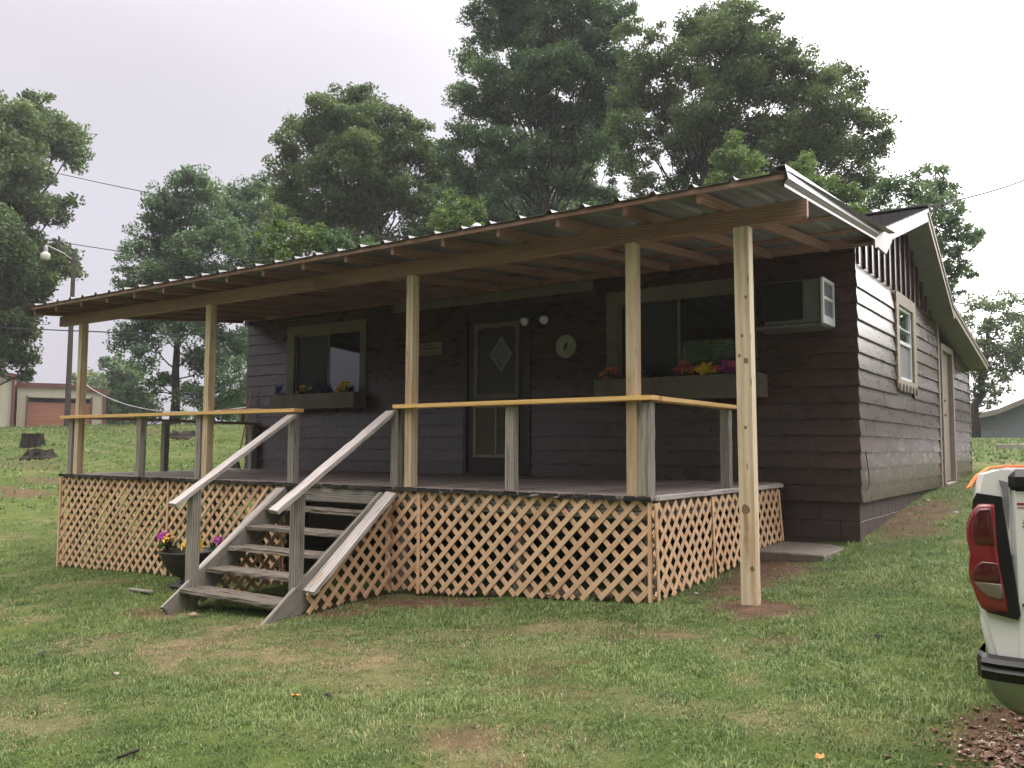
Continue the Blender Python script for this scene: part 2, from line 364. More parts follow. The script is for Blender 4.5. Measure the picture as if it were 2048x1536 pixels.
def pane_mat():
    m = bpy.data.materials.new('window_glass'); m.use_nodes = True; t = m.node_tree; t.nodes.clear()
    o = N(t, 'ShaderNodeOutputMaterial'); tr = N(t, 'ShaderNodeBsdfTransparent'); tr.inputs[0].default_value = (.72, .76, .76, 1)
    g = N(t, 'ShaderNodeBsdfGlossy'); g.inputs['Roughness'].default_value = .015; g.inputs['Color'].default_value = (.9, .92, .95, 1)
    f = N(t, 'ShaderNodeFresnel'); f.inputs['IOR'].default_value = 1.75; mx = N(t, 'ShaderNodeMixShader')
    t.links.new(f.outputs[0], mx.inputs[0]); t.links.new(tr.outputs[0], mx.inputs[1]); t.links.new(g.outputs[0], mx.inputs[2]); t.links.new(mx.outputs[0], o.inputs[0])
    return m
M['glass'] = pane_mat()
def screen_mat():
    m = bpy.data.materials.new('insect_screen'); m.use_nodes = True; t = m.node_tree; b = t.nodes['Principled BSDF']; b.inputs['Base Color'].default_value = (.05, .055, .06, 1); b.inputs['Roughness'].default_value = .7
    tr = N(t, 'ShaderNodeBsdfTransparent'); mx = N(t, 'ShaderNodeMixShader'); mx.inputs[0].default_value = .62; o = t.nodes['Material Output']
    t.links.new(tr.outputs[0], mx.inputs[1]); t.links.new(b.outputs[0], mx.inputs[2]); t.links.new(mx.outputs[0], o.inputs[0]); return m
M['screen'] = screen_mat()
def leaf_mat(name, tint):
    m, t, b = mat_new(name, .55, .3); at = N(t, 'ShaderNodeAttribute', attribute_name='tone', attribute_type='GEOMETRY')
    lo, mi_, hi = tint
    col = ramp(t, at.outputs['Fac'], [(0, lo), (.5, mi_), (1, hi)])
    t.links.new(col, b.inputs['Base Color'])
    tl = N(t, 'ShaderNodeBsdfTranslucent'); t.links.new(mix(t, 1.0, col, (1.25, 1.35, .7), 'MULTIPLY'), tl.inputs[0])
    mx = N(t, 'ShaderNodeMixShader'); mx.inputs[0].default_value = .33
    o = t.nodes['Material Output']; t.links.new(b.outputs[0], mx.inputs[1]); t.links.new(tl.outputs[0], mx.inputs[2]); t.links.new(mx.outputs[0], o.inputs[0])
    return m
M['leaf_dark'] = leaf_mat('oak_leaves_dark', ((.055, .088, .044), (.098, .145, .066), (.160, .208, .095)))
M['leaf_mid'] = leaf_mat('leaves_mid_green', ((.054, .10, .062), (.098, .165, .092), (.165, .24, .125)))
M['leaf_light'] = leaf_mat('leaves_light_green', ((.062, .10, .034), (.105, .165, .050), (.155, .22, .075)))
M['leaf_pale'] = leaf_mat('leaves_pale', ((.07, .11, .055), (.115, .165, .075), (.16, .21, .105)))
M['leaf_stem'] = speck('flower_stem', (.02, .045, .02), (.04, .075, .03), .6, 20, .3, 0, 0)
M['leaf_pot'] = leaf_mat('pot_leaves', ((.012, .03, .014), (.03, .06, .025), (.05, .09, .03)))
def petal(name, a, b_): return speck(name, a, b_, .5, 30, .3, 0, 0)
M['yellow'] = petal('yellow_petal', (.62, .40, .015), (.80, .58, .03)); M['pink'] = petal('pink_petal', (.50, .07, .12), (.65, .14, .20))
M['purple'] = petal('purple_petal', (.26, .03, .20), (.42, .07, .33)); M['blue'] = petal('blue_petal', (.045, .045, .28), (.08, .075, .40))
M['orange'] = petal('orange_petal', (.60, .20, .06), (.70, .30, .10)); M['pot'] = speck('black_pot', (.02, .018, .017), (.04, .035, .032), .4, 9)

# ------------------------------------------------------------------ ground
CP = np.array([(0, 0, -1.12), (3, 0, -1.0), (-4, 0, -1.31), (-9, 0, -1.5), (-18, 0, -1.6), (-5.9, 5, -1.10), (-9.45, 6.26, -1.19), (-12.1, 6.26, -1.29),
    (-5.4, 6.26, -1.03), (-4.5, 6.26, -.95), (-3.03, 6.26, -.85), (-2.26, 6.3, -.79), (0, 4, -.84), (3, 6, -.55), (-3.03, 7.5, -.79), (-3.03, 9, -.68), (-2.2, 9.4, -.6), (-2.2, 10.4, -.5), (-2.2, 13.1, -.25), (-2.2, 14.3, -.2),
    (-2.2, 16, -.13), (-2.2, 17.6, -.08), (0, 12, -.25), (4, 12, -.05), (-12.2, 9.5, -.95), (-12.2, 14, -.55), (-7, 14, -.5), (-7, 18, -.1),
    (-18, 9, -.95), (-22, 11, -.55), (-28, 14, .15), (-35, 17, .95), (-38.5, 19.6, 1.2), (-45, 23, 1.3), (-30, 23, 1.15), (-22, 20, .35), (-36, 26, 1.45), (-45, 35, 1.5), (-60, 30, 1.55), (-62, 40, 1.6),
    (-30, 6, -.6), (-45, 8, .6), (-14, 30, .9), (-8, 34, .75), (-3.6, 30, .5), (-3.6, 36, .74), (-2, 36, .72), (4, 36, .9), (-3, 44, .7), (12, 20, .5), (15, 5, .2), (10, -8, -.8), (-10, -12, -2.0), (0, -10, -1.6), (-25, -10, -2.0), (-60, 0, .8), (-20, 60, 1.6), (10, 60, 1.0)], float)
def rbf_fit(P):
    d = np.hypot(P[:, None, 0]-P[None, :, 0], P[:, None, 1]-P[None, :, 1]); n = len(P)
    A = np.zeros((n+3, n+3)); A[:n, :n] = d+np.eye(n)*.02; A[:n, n] = 1; A[:n, n+1:] = P[:, :2]; A[n:, :n] = A[:n, n:].T
    return np.linalg.solve(A, np.concatenate([P[:, 2], np.zeros(3)]))
RW = rbf_fit(CP)
def ground(x, y):
    x = np.asarray(x, float); y = np.asarray(y, float); n = len(CP); out = np.zeros(x.shape)
    for i in range(n): out += RW[i]*np.hypot(x-CP[i, 0], y-CP[i, 1])
    out += RW[n]+RW[n+1]*x+RW[n+2]*y
    r = np.hypot(x, y); k = np.clip((r-55)/30, 0, 1); return out*(1-k)+.9*k
def gz(x, y): return float(ground(np.array([x]), np.array([y]))[0])
def gp(px, py):
    """The point of the lawn seen at a picture point."""
    d = ray(px, py); t = np.linspace(1.5, 60, 2000); P = CAM+t[:, None]*d; g = ground(P[:, 0], P[:, 1]); k = np.argmax(P[:, 2] < g)
    return P[k]
DIRT = [(-2.25, 6.25, .42, .30, 1.0), (-2.65, 7.6, .38, 1.1, 1.0), (-5.1, 5.95, .85, .30, 1.0), (-5.6, 5.6, .35, .45, .9), (-1.92, 11.2, .36, 1.7, .85), (-1.75, 14.6, .6, 1.0, .5)]
for px, py, a, b_, w in ((25, 985, 1.3, .5, .75), (90, 962, 1.1, .4, .7), (60, 925, 2.0, .7, .3), (110, 935, 1.2, .4, .4), (310, 1225, .45, .2, .7), (1060, 1340, .3, .2, .5), (940, 1480, .25, .18, .7), (1290, 1270, .4, .2, .45), (1100, 1385, .3, .14, .5), (1565, 1285, .22, .16, .6), (300, 862, 2.5, .8, .6)):
    p = gp(px, py); DIRT.append((p[0], p[1], a, b_, w))
for px, py, a, b_, w in ((2025, 1500, .27, .20, 1.0), (2048, 1455, .22, .24, 1.0)):
    p = gp(px, py); DIRT.append((p[0], p[1], a, b_, w))
DRY = []
for px, py, a, b_, w in ((240, 1290, .9, .35, 1.0), (480, 1270, .9, .4, .8), (640, 1330, 1.2, .5, .9), (700, 1290, .8, .4, .8), (960, 1290, .9, .4, .7), (350, 1330, .8, .3, .7), (700, 1450, .5, .3, .4), (50, 1430, .6, .3, .7), (980, 1500, .4, .3, .6), (1560, 1160, .8, .5, .6), (1150, 1270, .8, .4, .55), (1100, 1500, .4, .3, .5), (1650, 1440, .5, .3, .5)):
    p = gp(px, py); DRY.append((p[0], p[1], a, b_, w))
def mask(lst, x, y, seed):
    m = np.zeros(np.shape(x)); wob = fbm(x, y, .5, seed)-.5
    for cx, cy, a, b_, w in lst:
        d = np.sqrt(((x-cx)/a)**2+((y-cy)/b_)**2)+wob*1.1; m = np.maximum(m, w*np.clip((1.25-d)/.55, 0, 1))
    return m
def dirt_at(x, y): return np.clip(mask(DIRT, x, y, 2)+np.clip((fbm(x, y, .45, 21)-.71)*5, 0, .6), 0, 1)
def dry_at(x, y): return np.clip(.6*mask(DRY, x, y, 8)*(.35+1.1*fbm(x, y, .25, 77))+np.clip((fbm(x, y, .6, 31)-.60)*3.0, 0, .5), 0, 1)
def axis(spans):
    out = []
    for a, b_, s in spans: out.append(np.arange(a, b_, s))
    return np.concatenate(out)
gx = axis([(-420, -70, 25), (-70, -24, 1.5), (-24, -13, .5), (-13, 3, .075), (3, 14, .6), (14, 60, 4), (60, 421, 30)])
gy = axis([(-300, -30, 30), (-30, -2, 2), (-2, 1.4, .3), (1.4, 9.6, .075), (9.6, 20, .22), (20, 60, 1.2), (60, 460, 25)])
GX, GY = np.meshgrid(gx, gy, indexing='ij'); GZ = ground(GX, GY)
near = np.clip((30-np.hypot(GX, GY))/15, 0, 1)
DI = dirt_at(GX, GY); DR = dry_at(GX, GY)
GZ = GZ+near*((fbm(GX, GY, .55, 4)-.5)*.035+(vnoise(GX, GY, .17, 9)-.5)*.012)+(1-near)*(fbm(GX, GY, 3, 6)-.5)*.12*np.clip((90-np.hypot(GX, GY))/40, 0, 1)
nx, ny = len(gx), len(gy); ii = np.arange(nx*ny).reshape(nx, ny)
gf = np.stack([ii[:-1, :-1], ii[1:, :-1], ii[1:, 1:], ii[:-1, 1:]], -1).reshape(-1, 4)
gme = fast_mesh('lawn', np.stack([GX, GY, GZ], -1).reshape(-1, 3), gf, True)
for nm, arr in (('dirt', DI), ('dry', DR)):
    a = gme.attributes.new(nm, 'FLOAT', 'POINT'); a.data.foreach_set('value', arr.ravel().astype(np.float32))
def ground_mat():
    m, t, b = mat_new('lawn_soil', .95, .15); tcn = N(t, 'ShaderNodeTexCoord'); v = tcn.outputs['Object']
    ad_ = N(t, 'ShaderNodeAttribute', attribute_name='dirt'); ay = N(t, 'ShaderNodeAttribute', attribute_name='dry')
    g = ramp(t, noise(t, v, 3.0, 8, .65), [(.25, (.032, .054, .016)), (.5, (.068, .098, .026)), (.75, (.12, .135, .045))])
    g2 = ramp(t, noise(t, v, .35, 5, .6), [(.35, (.75, .85, .7)), (.65, (1.15, 1.1, 1.0))])
    g = mix(t, 1.0, g, g2, 'MULTIPLY')
    dry = ramp(t, noise(t, v, 14, 6, .7), [(.3, (.10, .082, .042)), (.7, (.24, .195, .115))])
    soil = ramp(t, noise(t, v, 6, 8, .7), [(.28, (.055, .033, .022)), (.55, (.115, .068, .045)), (.75, (.19, .115, .078))])
    c = mix(t, ay.outputs['Fac'], g, dry); c = mix(t, ad_.outputs['Fac'], c, soil)
    t.links.new(c, b.inputs['Base Color']); bump(t, b, noise(t, v, 22, 8, .7), .9, .03); return m
prop(link('lawn', gme, Matrix(), None, ground_mat()), 'patchy green lawn rising gently behind the house', kind='structure')

def blades(name, P, h, w, lean, tone, segs, label):
    """One grass mesh: P n x 3 roots; every blade its own triangle strip."""
    n = len(P); a = RNG.uniform(0, 2*np.pi, n); d = np.stack([np.cos(a), np.sin(a), np.zeros(n)], 1); s = np.stack([-np.sin(a), np.cos(a), np.zeros(n)], 1)
    up = np.array([0, 0, 1.0])
    if segs == 2:
        q = [P-s*w[:, None]/2, P+s*w[:, None]/2]
        mid = P+d*(lean*h*.3)[:, None]+up*(h*.62)[:, None]; tip = P+d*(lean*h)[:, None]+up*(h*(1-.25*lean))[:, None]
        q += [mid-s*w[:, None]*.4, mid+s*w[:, None]*.4, tip]; V = np.stack(q, 1).reshape(-1, 3); b_ = np.arange(n)[:, None]*5
        F = np.concatenate([b_+np.array([[0, 1, 3]]), b_+np.array([[0, 3, 2]]), b_+np.array([[2, 3, 4]])], 0); k = 5
    else:
        tip = P+d*(lean*h)[:, None]+up*(h*(1-.25*lean))[:, None]
        V = np.stack([P-s*w[:, None]/2, P+s*w[:, None]/2, tip], 1).reshape(-1, 3); F = np.arange(n)[:, None]*3+np.array([[0, 1, 2]]); k = 3
    me = fast_mesh(name, V, F); at = me.attributes.new('tone', 'FLOAT', 'POINT'); at.data.foreach_set('value', np.repeat(tone, k).astype(np.float32))
    return prop(link(name, me, Matrix(), None, M['grass']), label, 'grass', kind='stuff')
def grass_mat():
    m, t, b = mat_new('grass_blades', .5, .25); at = N(t, 'ShaderNodeAttribute', attribute_name='tone')
    col = ramp(t, at.outputs['Fac'], [(0, (.05, .084, .032)), (.3, (.128, .195, .068)), (.6, (.25, .32, .125)), (.70, (.27, .27, .12)), (.85, (.40, .33, .20)), (1, (.52, .43, .29))])
    t.links.new(col, b.inputs['Base Color']); tl = N(t, 'ShaderNodeBsdfTranslucent'); t.links.new(col, tl.inputs[0])
    mx = N(t, 'ShaderNodeMixShader'); mx.inputs[0].default_value = .3; o = t.nodes['Material Output']
    t.links.new(b.outputs[0], mx.inputs[1]); t.links.new(tl.outputs[0], mx.inputs[2]); t.links.new(mx.outputs[0], o.inputs[0]); return m
M['grass'] = grass_mat()
def scatter(n, r0, r1, a0, a1):
    r = np.sqrt(RNG.uniform(r0*r0, r1*r1, n)); a = np.radians(RNG.uniform(a0, a1, n)); x = -r*np.sin(a); y = r*np.cos(a)
    ok = ~((x > -12.1) & (x < -3.0) & (y > 6.2) & (y < 9.6)) & ~((x > -12.2) & (x < -2.2) & (y > 9.4) & (y < 17.8)) & ~((x > -7.2) & (x < -5.95) & (y > 5.25) & (y < 6.4)) & ~((x > -3.03) & (x < -2.28) & (y > 8.33) & (y < 9.45))
    return x[ok], y[ok]
def sow(name, n, r0, r1, a0, a1, h0, w0, segs, label, tuft=7, spread=.022):
    cx, cy = scatter(n//tuft, r0, r1, a0, a1); m = len(cx); th = RNG.normal(1, .28, m).clip(.45, 1.9); tt = RNG.normal(0, .10, m); ts = RNG.random(m)
    x = np.repeat(cx, tuft)+RNG.normal(0, spread, m*tuft); y = np.repeat(cy, tuft)+RNG.normal(0, spread, m*tuft); th = np.repeat(th, tuft); tt = np.repeat(tt, tuft); ts = np.repeat(ts, tuft)
    d = dirt_at(x, y); dr = dry_at(x, y); den = fbm(x, y, .22, 41)
    keep = RNG.random(len(x)) < np.clip((1-d*.94)*(1-.3*dr)*(.45+1.1*den), 0, 1); x, y, d, dr, den, th, tt, ts = [v[keep] for v in (x, y, d, dr, den, th, tt, ts)]
    z = ground(x, y)+(fbm(x, y, .55, 4)-.5)*.035-.004
    lush = np.clip((fbm(x, y, .55, 51)-.45)*4, 0, 1)*(1-dr)
    h = h0*th*(.45+.75*RNG.random(len(x)))*(1-.35*dr)*(.65+.6*den)*(.75+.6*lush); w = w0*(.6+.8*RNG.random(len(x)))
    straw = (.6*ts+.4*RNG.random(len(x))) < (.13+.62*dr)
    tone = np.where(straw, RNG.uniform(.66, .98, len(x)), np.clip(.16+.34*fbm(x, y, .35, 61)+tt+RNG.normal(0, .08, len(x))+.16*lush, 0, .62))
    return blades(name, np.stack([x, y, z], 1), h*np.where(straw, .75, 1), w, RNG.uniform(.2, 1.1, len(x)), tone, segs, label)
sow('grass', 470000, 2.6, 8.4, -12, 80, .030, .0050, 2, 'short patchy grass of the front lawn, green mixed with straw')
sow('grass', 430000, 7.0, 19, -12, 84, .050, .0095, 1, 'mown grass beside and beyond the house')
sow('grass', 120000, 20, 46, -2, 72, .10, .035, 1, 'rough grass on the far slope')

# ------------------------------------------------------------------ house
YW, XC, XL, YB, YJ = 9.468, -2.216, -12.134, 17.66, 14.35   # front wall, right wall, left corner, back wall, joint with the rear addition
EXPO, ZS = .1745, -.19                                       # siding exposure, bottom of the siding
ZG = ZS+14.5*EXPO                                            # bottom of the vertical gable boards
house = root("house", (-7.2, 13.5, -.6), "long low brown lap-sided house with shallow gabled shingle roof behind the deck", "house")
def wallbox(name, x0, x1, y0, y1, z0, z1): return abox(name, x0, x1, y0, y1, z0, z1, M['brown'], house, c=.001)
T = .12
# openings: (axis position from, to, z from, z to)
OPF = [(-10.95, -9.40, 1.10, 2.18), (-5.06, -3.40, 1.10, 2.18), (-7.43, -6.33, -.2, 2.17)]
OPR = [(11.46, 12.42, 1.22, 2.18), (14.66, 15.64, -.3, 1.93)]
def pierced(name, a0, a1, z0, z1, ops, put):
    """Wall core split round its openings."""
    cuts = sorted(set([a0, a1]+[v for o in ops for v in o[:2]])); mb = MB()
    for u0, u1 in zip(cuts[:-1], cuts[1:]):
        hole = [o for o in ops if o[0] <= u0+1e-6 and o[1] >= u1-1e-6]; spans = [(z0, z1)]
        if hole: spans = [(z0, hole[0][2]), (hole[0][3], z1)]
        for s0, s1 in spans:
            if s1-s0 > .02: put(mb, u0, u1, s0, s1)
    return mb.obj(name, M['brown'], house)
pierced('front_wall', XL+.02, XC-.01, -.19, 2.62, OPF, lambda mb, a, b, c, d: mb.box(a, b, YW+.012, YW+T, c, d, .001))
pierced('side_wall', YW+.13, YB-.02, -.2, 2.35, OPR, lambda mb, a, b, c, d: mb.box(XC-T, XC-.012, a, b, c, min(d, 1.98 if a > YJ+.2 else 2.35), .001))
wallbox('back_wall', XL+.02, XC-.13, YB-T, YB-.02, -.2, 1.95)
wallbox('left_wall', XL+.02, XL+T, YW+.13, YB-.13, -.2, 2.0)
V, F = prism([(YW+.05, 2.35), (YJ+.1, 2.35), (13.9, 2.40), (12.06, 3.38), (YW+.05, 2.58)], ((XC-.03, 0, 0), (0, 1, 0), (0, 0, 1), (-1, 0, 0)), .08)
MBX = MB(); MBX.add(V, F); MBX.obj('gable_wall', M['brown'], house)
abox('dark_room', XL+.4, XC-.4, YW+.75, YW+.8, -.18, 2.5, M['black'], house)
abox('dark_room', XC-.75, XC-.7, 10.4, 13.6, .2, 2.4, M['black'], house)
# lap siding, every board a piece of its own
def lap(prefix, a0, a1, z, along, jag=0):
    """Tapered clapboard from a0 to a1, its lower edge standing proud."""
    L = a1-a0; hh = EXPO+.02; rr = random.random
    out = .028+rr()*.005; n = max(1, int(L/.5)); V = []; F = []
    for i in range(n+1):
        u = -L/2+L*i/n; w = (rr()-.5)*.005
        V += [(u, 0, w), (u, -out, w), (u, -out+.001, w+.012), (u, -.007, hh), (u, 0, hh)]
    for i in range(n):
        for j in range(5): a, b_ = i*5+j, i*5+(j+1) % 5; F.append([a, a+5, b_+5, b_])
    F += [[4, 3, 2, 1, 0][::-1], [n*5+j for j in range(5)][::-1]]
    me = mk('siding_board', V, F)
    if along == 'x': Mx = Matrix.Translation(((a0+a1)/2, YW+.012, z))
    else: Mx = Matrix.Translation((XC-.012, (a0+a1)/2, z)) @ Matrix.Rotation(math.pi/2, 4, 'Z')
    return link('siding_board', me, Mx, house, M['siding'])
def run(a0, a1, z, ops, along, seed):
    rr = random.Random(seed); segs = [(a0, a1)]
    for o in ops:
        if min(z+EXPO, o[3])-max(z, o[2]) > EXPO*.3:
            nsegs = []
            for s in segs:
                if o[1] <= s[0] or o[0] >= s[1]: nsegs.append(s)
                else: nsegs += [(s[0], o[0]), (o[1], s[1])]
            segs = nsegs
    for s0, s1 in segs:
        x = s0
        while s1-x > .03:
            L = min(s1-x, rr.choice([1.2, 2.4, 3.6, 3.2, 1.9])); L = s1-x if s1-x-L < .5 else L
            lap('b', x+.001, x+L-.001, z, along); x += L
for i in range(16): run(XL-.004, XC+.006, ZS+i*EXPO, [(-10.97, -9.38, 1.08, 2.2), (-5.08, -3.38, 1.08, 2.2), (-7.40, -6.36, -.2, 2.14)], 'x', i)
for i in range(14):
    run(YW-.006, YJ, ZS+i*EXPO, [(11.44, 12.44, 1.15, 2.22)], 'y', 40+i)
    if ZS+i*EXPO < 1.85: run(YJ+.185, YB, ZS+i*EXPO, [(14.62, 15.70, -.4, 1.96)], 'y', 80+i)
for i in range(15):
    y = YW+.09+i*.305
    top = min(2.40+.307*(y-9.0), 3.40-.528*(y-12.06)) if True else 0
    if top-ZG > .06: abox('batten', XC-.022, XC+.024, y-.022, y+.028, ZG-.01, top, M['siding'], house, c=.004)
    if i < 14 and top-ZG > .06: abox('gable_board', XC-.026, XC-.006, y+.03, y+.281, ZG-.02, min(2.40+.307*(y+.02-9.0), 3.42-.528*(y+.28-12.06)), M['siding'], house)
abox('joint_trim', XC-.01, XC+.022, YJ+.004, YJ+.09, -.30, 2.30, M['tan'], house); abox('joint_trim', XC-.012, XC+.012, YJ+.10, YJ+.178, -.30, 2.22, M['tan'], house)
abox('corner_trim', XC-.03, XC+.016, YB-.02, YB+.03, -.14, 1.95, M['tan'], house)
abox('corner_trim', XL-.018, XL+.03, YW+.03, YW+.09, -.2, 2.5, M['brown'], house)
# foundation of painted blocks
for row in range(4):
    z1 = ZS-.002-.2*row; z0 = z1-.196
    x = XC-.02
    k = 0
    while x > XL:
        w = .40 if (k or row % 2 == 0) else .2
        if x-w < -2.0 and (x > -3.8 or k % 1 == 0): abox('foundation_block', max(x-w, XL)+.002, x-.002, YW+.03, YW+.20, z0, z1, M['block'], house, c=.004)
        x -= w; k += 1
        if x < -4.0: break
    y = YW+.034; k = 0
    while y < YB:
        w = .40 if (k or row % 2) else .2
        y1 = min(y+w, YB)
        if gz(XC, y) < z1: abox('foundation_block', XC-.21, XC-.035, y+.002, y1-.002, z0, z1, M['block'], house, c=.004)
        y += w; k += 1
abox('foundation_core', XL+.1, XC-.06, YW+.16, YB-.1, -1.6, ZS-.02, M['mortar'], house)
abox('foundation_core', XC-.2, XC-.044, YW+.04, YB-.05, -1.2, ZS-.01, M['mortar'], house)
# house roof
XR, XLR = XC+.30, XL-.30
PK, KN, EN, FR = (12.06, 3.464), (13.936, 2.473), (17.80, 1.93), (9.36, 2.636)
def slab(name, p, q, xa, xb, t, mat, dz=0.0):
    yA, zA = p; yB, zB = q; L = math.hypot(yB-yA, zB-zA); ny_, nz_ = -(zB-zA)/L, (yB-yA)/L
    V, F = prism([(yA, zA+dz), (yB, zB+dz), (yB-ny_*t, zB-nz_*t+dz), (yA-ny_*t, zA-nz_*t+dz)][::-1], ((xa, 0, 0), (0, 1, 0), (0, 0, 1), (1, 0, 0)), xb-xa)
    mb = MB(); mb.add(V, F); return mb.obj(name, mat, house)
slab('roof_deck', FR, PK, XLR, XR-.012, .05, M['soffit'], -.012); slab('roof_deck', PK, KN, XLR, XR-.012, .05, M['soffit'], -.012); slab('roof_deck', KN, EN, XLR, XR-.012, .05, M['soffit'], -.012)
def shingles(p, q, rows, name):
    mb = MB(); rr = random.Random(rows); (yA, zA), (yB, zB) = p, q
    for i in range(rows):
        f0, f1 = i/rows, (i+1.12)/rows; x = XR+.02
        while x > XLR-.02:
            w = rr.uniform(.2, .42) if x > -6 else 1.2; x0 = max(x-w, XLR-.02); j = rr.uniform(-.012, .012)
            a = (yA+(yB-yA)*f0+j, zA+(zB-zA)*f0); b_ = (yA+(yB-yA)*min(f1, 1), zA+(zB-zA)*min(f1, 1)); t = .012+rr.random()*.006
            V = [(x0+.003, a[0], a[1]+t), (x-.003, a[0], a[1]+t), (x-.003, b_[0], b_[1]+.003), (x0+.003, b_[0], b_[1]+.003), (x0+.003, a[0], a[1]-.004), (x-.003, a[0], a[1]-.004)]
            fl = [[0, 1, 2, 3], [4, 5, 1, 0], [4, 0, 3], [5, 2, 1]]
            mb.add(V, fl); x = x0
    return prop(mb.obj(name, M['shingle'], house), kind='stuff')
shingles(FR, PK, 26, 'roof_shingles'); shingles((KN[0], KN[1]), PK, 16, 'roof_shingles'); shingles(EN, KN, 26, 'roof_shingles')
beam('ridge_cap', (XLR, PK[0], PK[1]+.012), (XR+.02, PK[0], PK[1]+.012), .26, .02, M['shingle'], house)
def fascia(name, p, q, h, mat, x=XR, t=.022, dz=-.004):
    V, F = prism([(p[0], p[1]+dz-h), (q[0], q[1]+dz-h), (q[0], q[1]+dz), (p[0], p[1]+dz)], ((x-t, 0, 0), (0, 1, 0), (0, 0, 1), (1, 0, 0)), t)
    mb = MB(); mb.add(V, F); return mb.obj(name, mat, house)
fascia('rake_board', (9.02, 2.532), PK, .17, M['white']); fascia('rake_board', PK, KN, .15, M['tan']); fascia('rake_board', KN, EN, .12, M['cream'])
fascia('rake_trim', (9.02, 2.532), PK, .045, M['white'], XR+.014, .014); fascia('rake_trim', PK, KN, .05, M['tan'], XR+.014, .014); fascia('rake_trim', KN, EN, .04, M['tan'], XR+.014, .014)
BK = [(float(onx(a, b_, XR)[1]), float(onx(a, b_, XR)[2])) for a, b_ in ((1773.8, 508), (1784.7, 484), (1786.5, 472), (1757, 459), (1755, 492))]
V, F = prism(BK, ((XR-.03, 0, 0), (0, 1, 0), (0, 0, 1), (1, 0, 0)), .026); mb = MB(); mb.add(V, F); mb.obj('rake_bracket', M['white'], house)
V, F = prism([(13.86, 2.36), (14.05, 2.27), (14.22, 2.36), (14.1, 2.40)], ((XR-.03, 0, 0), (0, 1, 0), (0, 0, 1), (1, 0, 0)), .026); mb = MB(); mb.add(V, F); mb.obj('rake_bracket', M['cream'], house)
def soff(p, q, h): slab('soffit_panel', (p[0], p[1]-h), (q[0], q[1]-h), XC-.01, XR-.024, .012, M['soffit'])
soff((9.3, 2.617), PK, .13); soff(PK, KN, .13); soff(KN, (17.75, 1.937), .10)
abox('back_fascia', XLR, XR-.025, 17.78, 17.80, 1.80, 1.925, M['cream'], house)
# flue pipe
mb = MB(); fx, fy = -9.07, 11.86; mb.tube([(fx, fy, 3.3), (fx, fy, 4.2)], .055, 12); V, F = lathe([(.07, 4.17), (.105, 4.19), (.105, 4.215), (.075, 4.25), (.02, 4.285)], 8, fx, fy); mb.add(V, F); mb.obj('flue_pipe', M['vent'], house)

# windows and doors of the house
def scallop(n, amp, a0, b0, a1, b1, rnd=None):
    """Wavy polyline from (a0,b0) to (a1,b1); bumps to the right of the direction."""
    L = math.hypot(a1-a0, b1-b0); tx, ty = (a1-a0)/L, (b1-b0)/L; nx_, ny_ = ty, -tx; out = []
    for i in range(n*4):
        u = L*i/(n*4); k = (i % 4)/4; w = math.sin(math.pi*k)*amp
        if rnd: w *= rnd.uniform(.5, 1.3)
        out.append((a0+tx*u+nx_*w, b0+ty*u+ny_*w))
    return out
def trim_ring(ox0, oz0, ox1, oz1, ix0, iz0, ix1, iz1, nh, nv, outer_amp, inner_amp, seed):
    rr = random.Random(seed)
    def loop(a0, b0, a1, b1, amp, flip):
        s = -1 if flip else 1
        return (scallop(nh, amp*s, a0, b0, a1, b0, rr)+scallop(nv, amp*s, a1, b0, a1, b1, rr)+scallop(nh, amp*s, a1, b1, a0, b1, rr)+scallop(nv, amp*s, a0, b1, a0, b0, rr))
    return loop(ox0, oz0, ox1, oz1, outer_amp, False), loop(ix0, iz0, ix1, iz1, inner_amp, True)
FRM = lambda d: ((0, YW-d, 0), (1, 0, 0), (0, 0, 1), (0, -1, 0))
def front_window(tx0, tx1, tz0, tz1, gx0, gx1, gz0, gz1, mull, seed):
    mb = MB(); t = .035
    for a, b_, c, d in ((gx0-t, gx0, gz0-t, gz1+t), (gx1, gx1+t, gz0-t, gz1+t), (gx0, gx1, gz1, gz1+t), (gx0, gx1, gz0-t, gz0)): mb.box(a, b_, YW+.0, YW+.07, c, d, .002)
    mb.box(mull-.018, mull+.018, YW+.008, YW+.06, gz0, gz1, .002)
    w = mb.obj('window', M['cream_shaded'], house)
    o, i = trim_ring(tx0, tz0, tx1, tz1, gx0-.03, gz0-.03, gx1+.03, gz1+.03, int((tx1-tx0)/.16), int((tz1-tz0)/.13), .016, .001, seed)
    V, F = ring_prism(o, i, FRM(.012), .024); mb = MB(); mb.add(V, F); mb.obj('window_trim', M['cream_shaded'], w)
    for a, b_, dd in ((gx0, mull-.018, .034), (mull+.018, gx1, .018)):
        mb = MB(); mb.box(a, b_, YW+dd, YW+dd+.004, gz0, gz1, .001); mb.obj('pane', M['glass'], w)
    mb = MB(); mb.box(gx0, mull-.018, YW+.022, YW+.024, gz0, gz1, .001); mb.obj('insect_screen', M['screen'], w)
    mb = MB(); z = gz1-.01
    while z > gz0: mb.bar((mull+.03, YW+.085, z), (gx1-.01, YW+.085, z), .022, .002, up=(0, -.55, .83)); z -= .024
    prop(mb.obj('window_blind', M['blind'], w), kind='stuff')
    abox('curtain', gx0+.02, mull-.03, YW+.30, YW+.305, gz0, gz1, M['acgrey'], w)
    return w
front_window(-11.09, -9.33, .98, 2.30, -10.89, -9.47, 1.14, 2.137, -10.17, 1)
front_window(-5.168, -3.29, .95, 2.29, -4.99, -3.47, 1.14, 2.13, -4.228, 2)
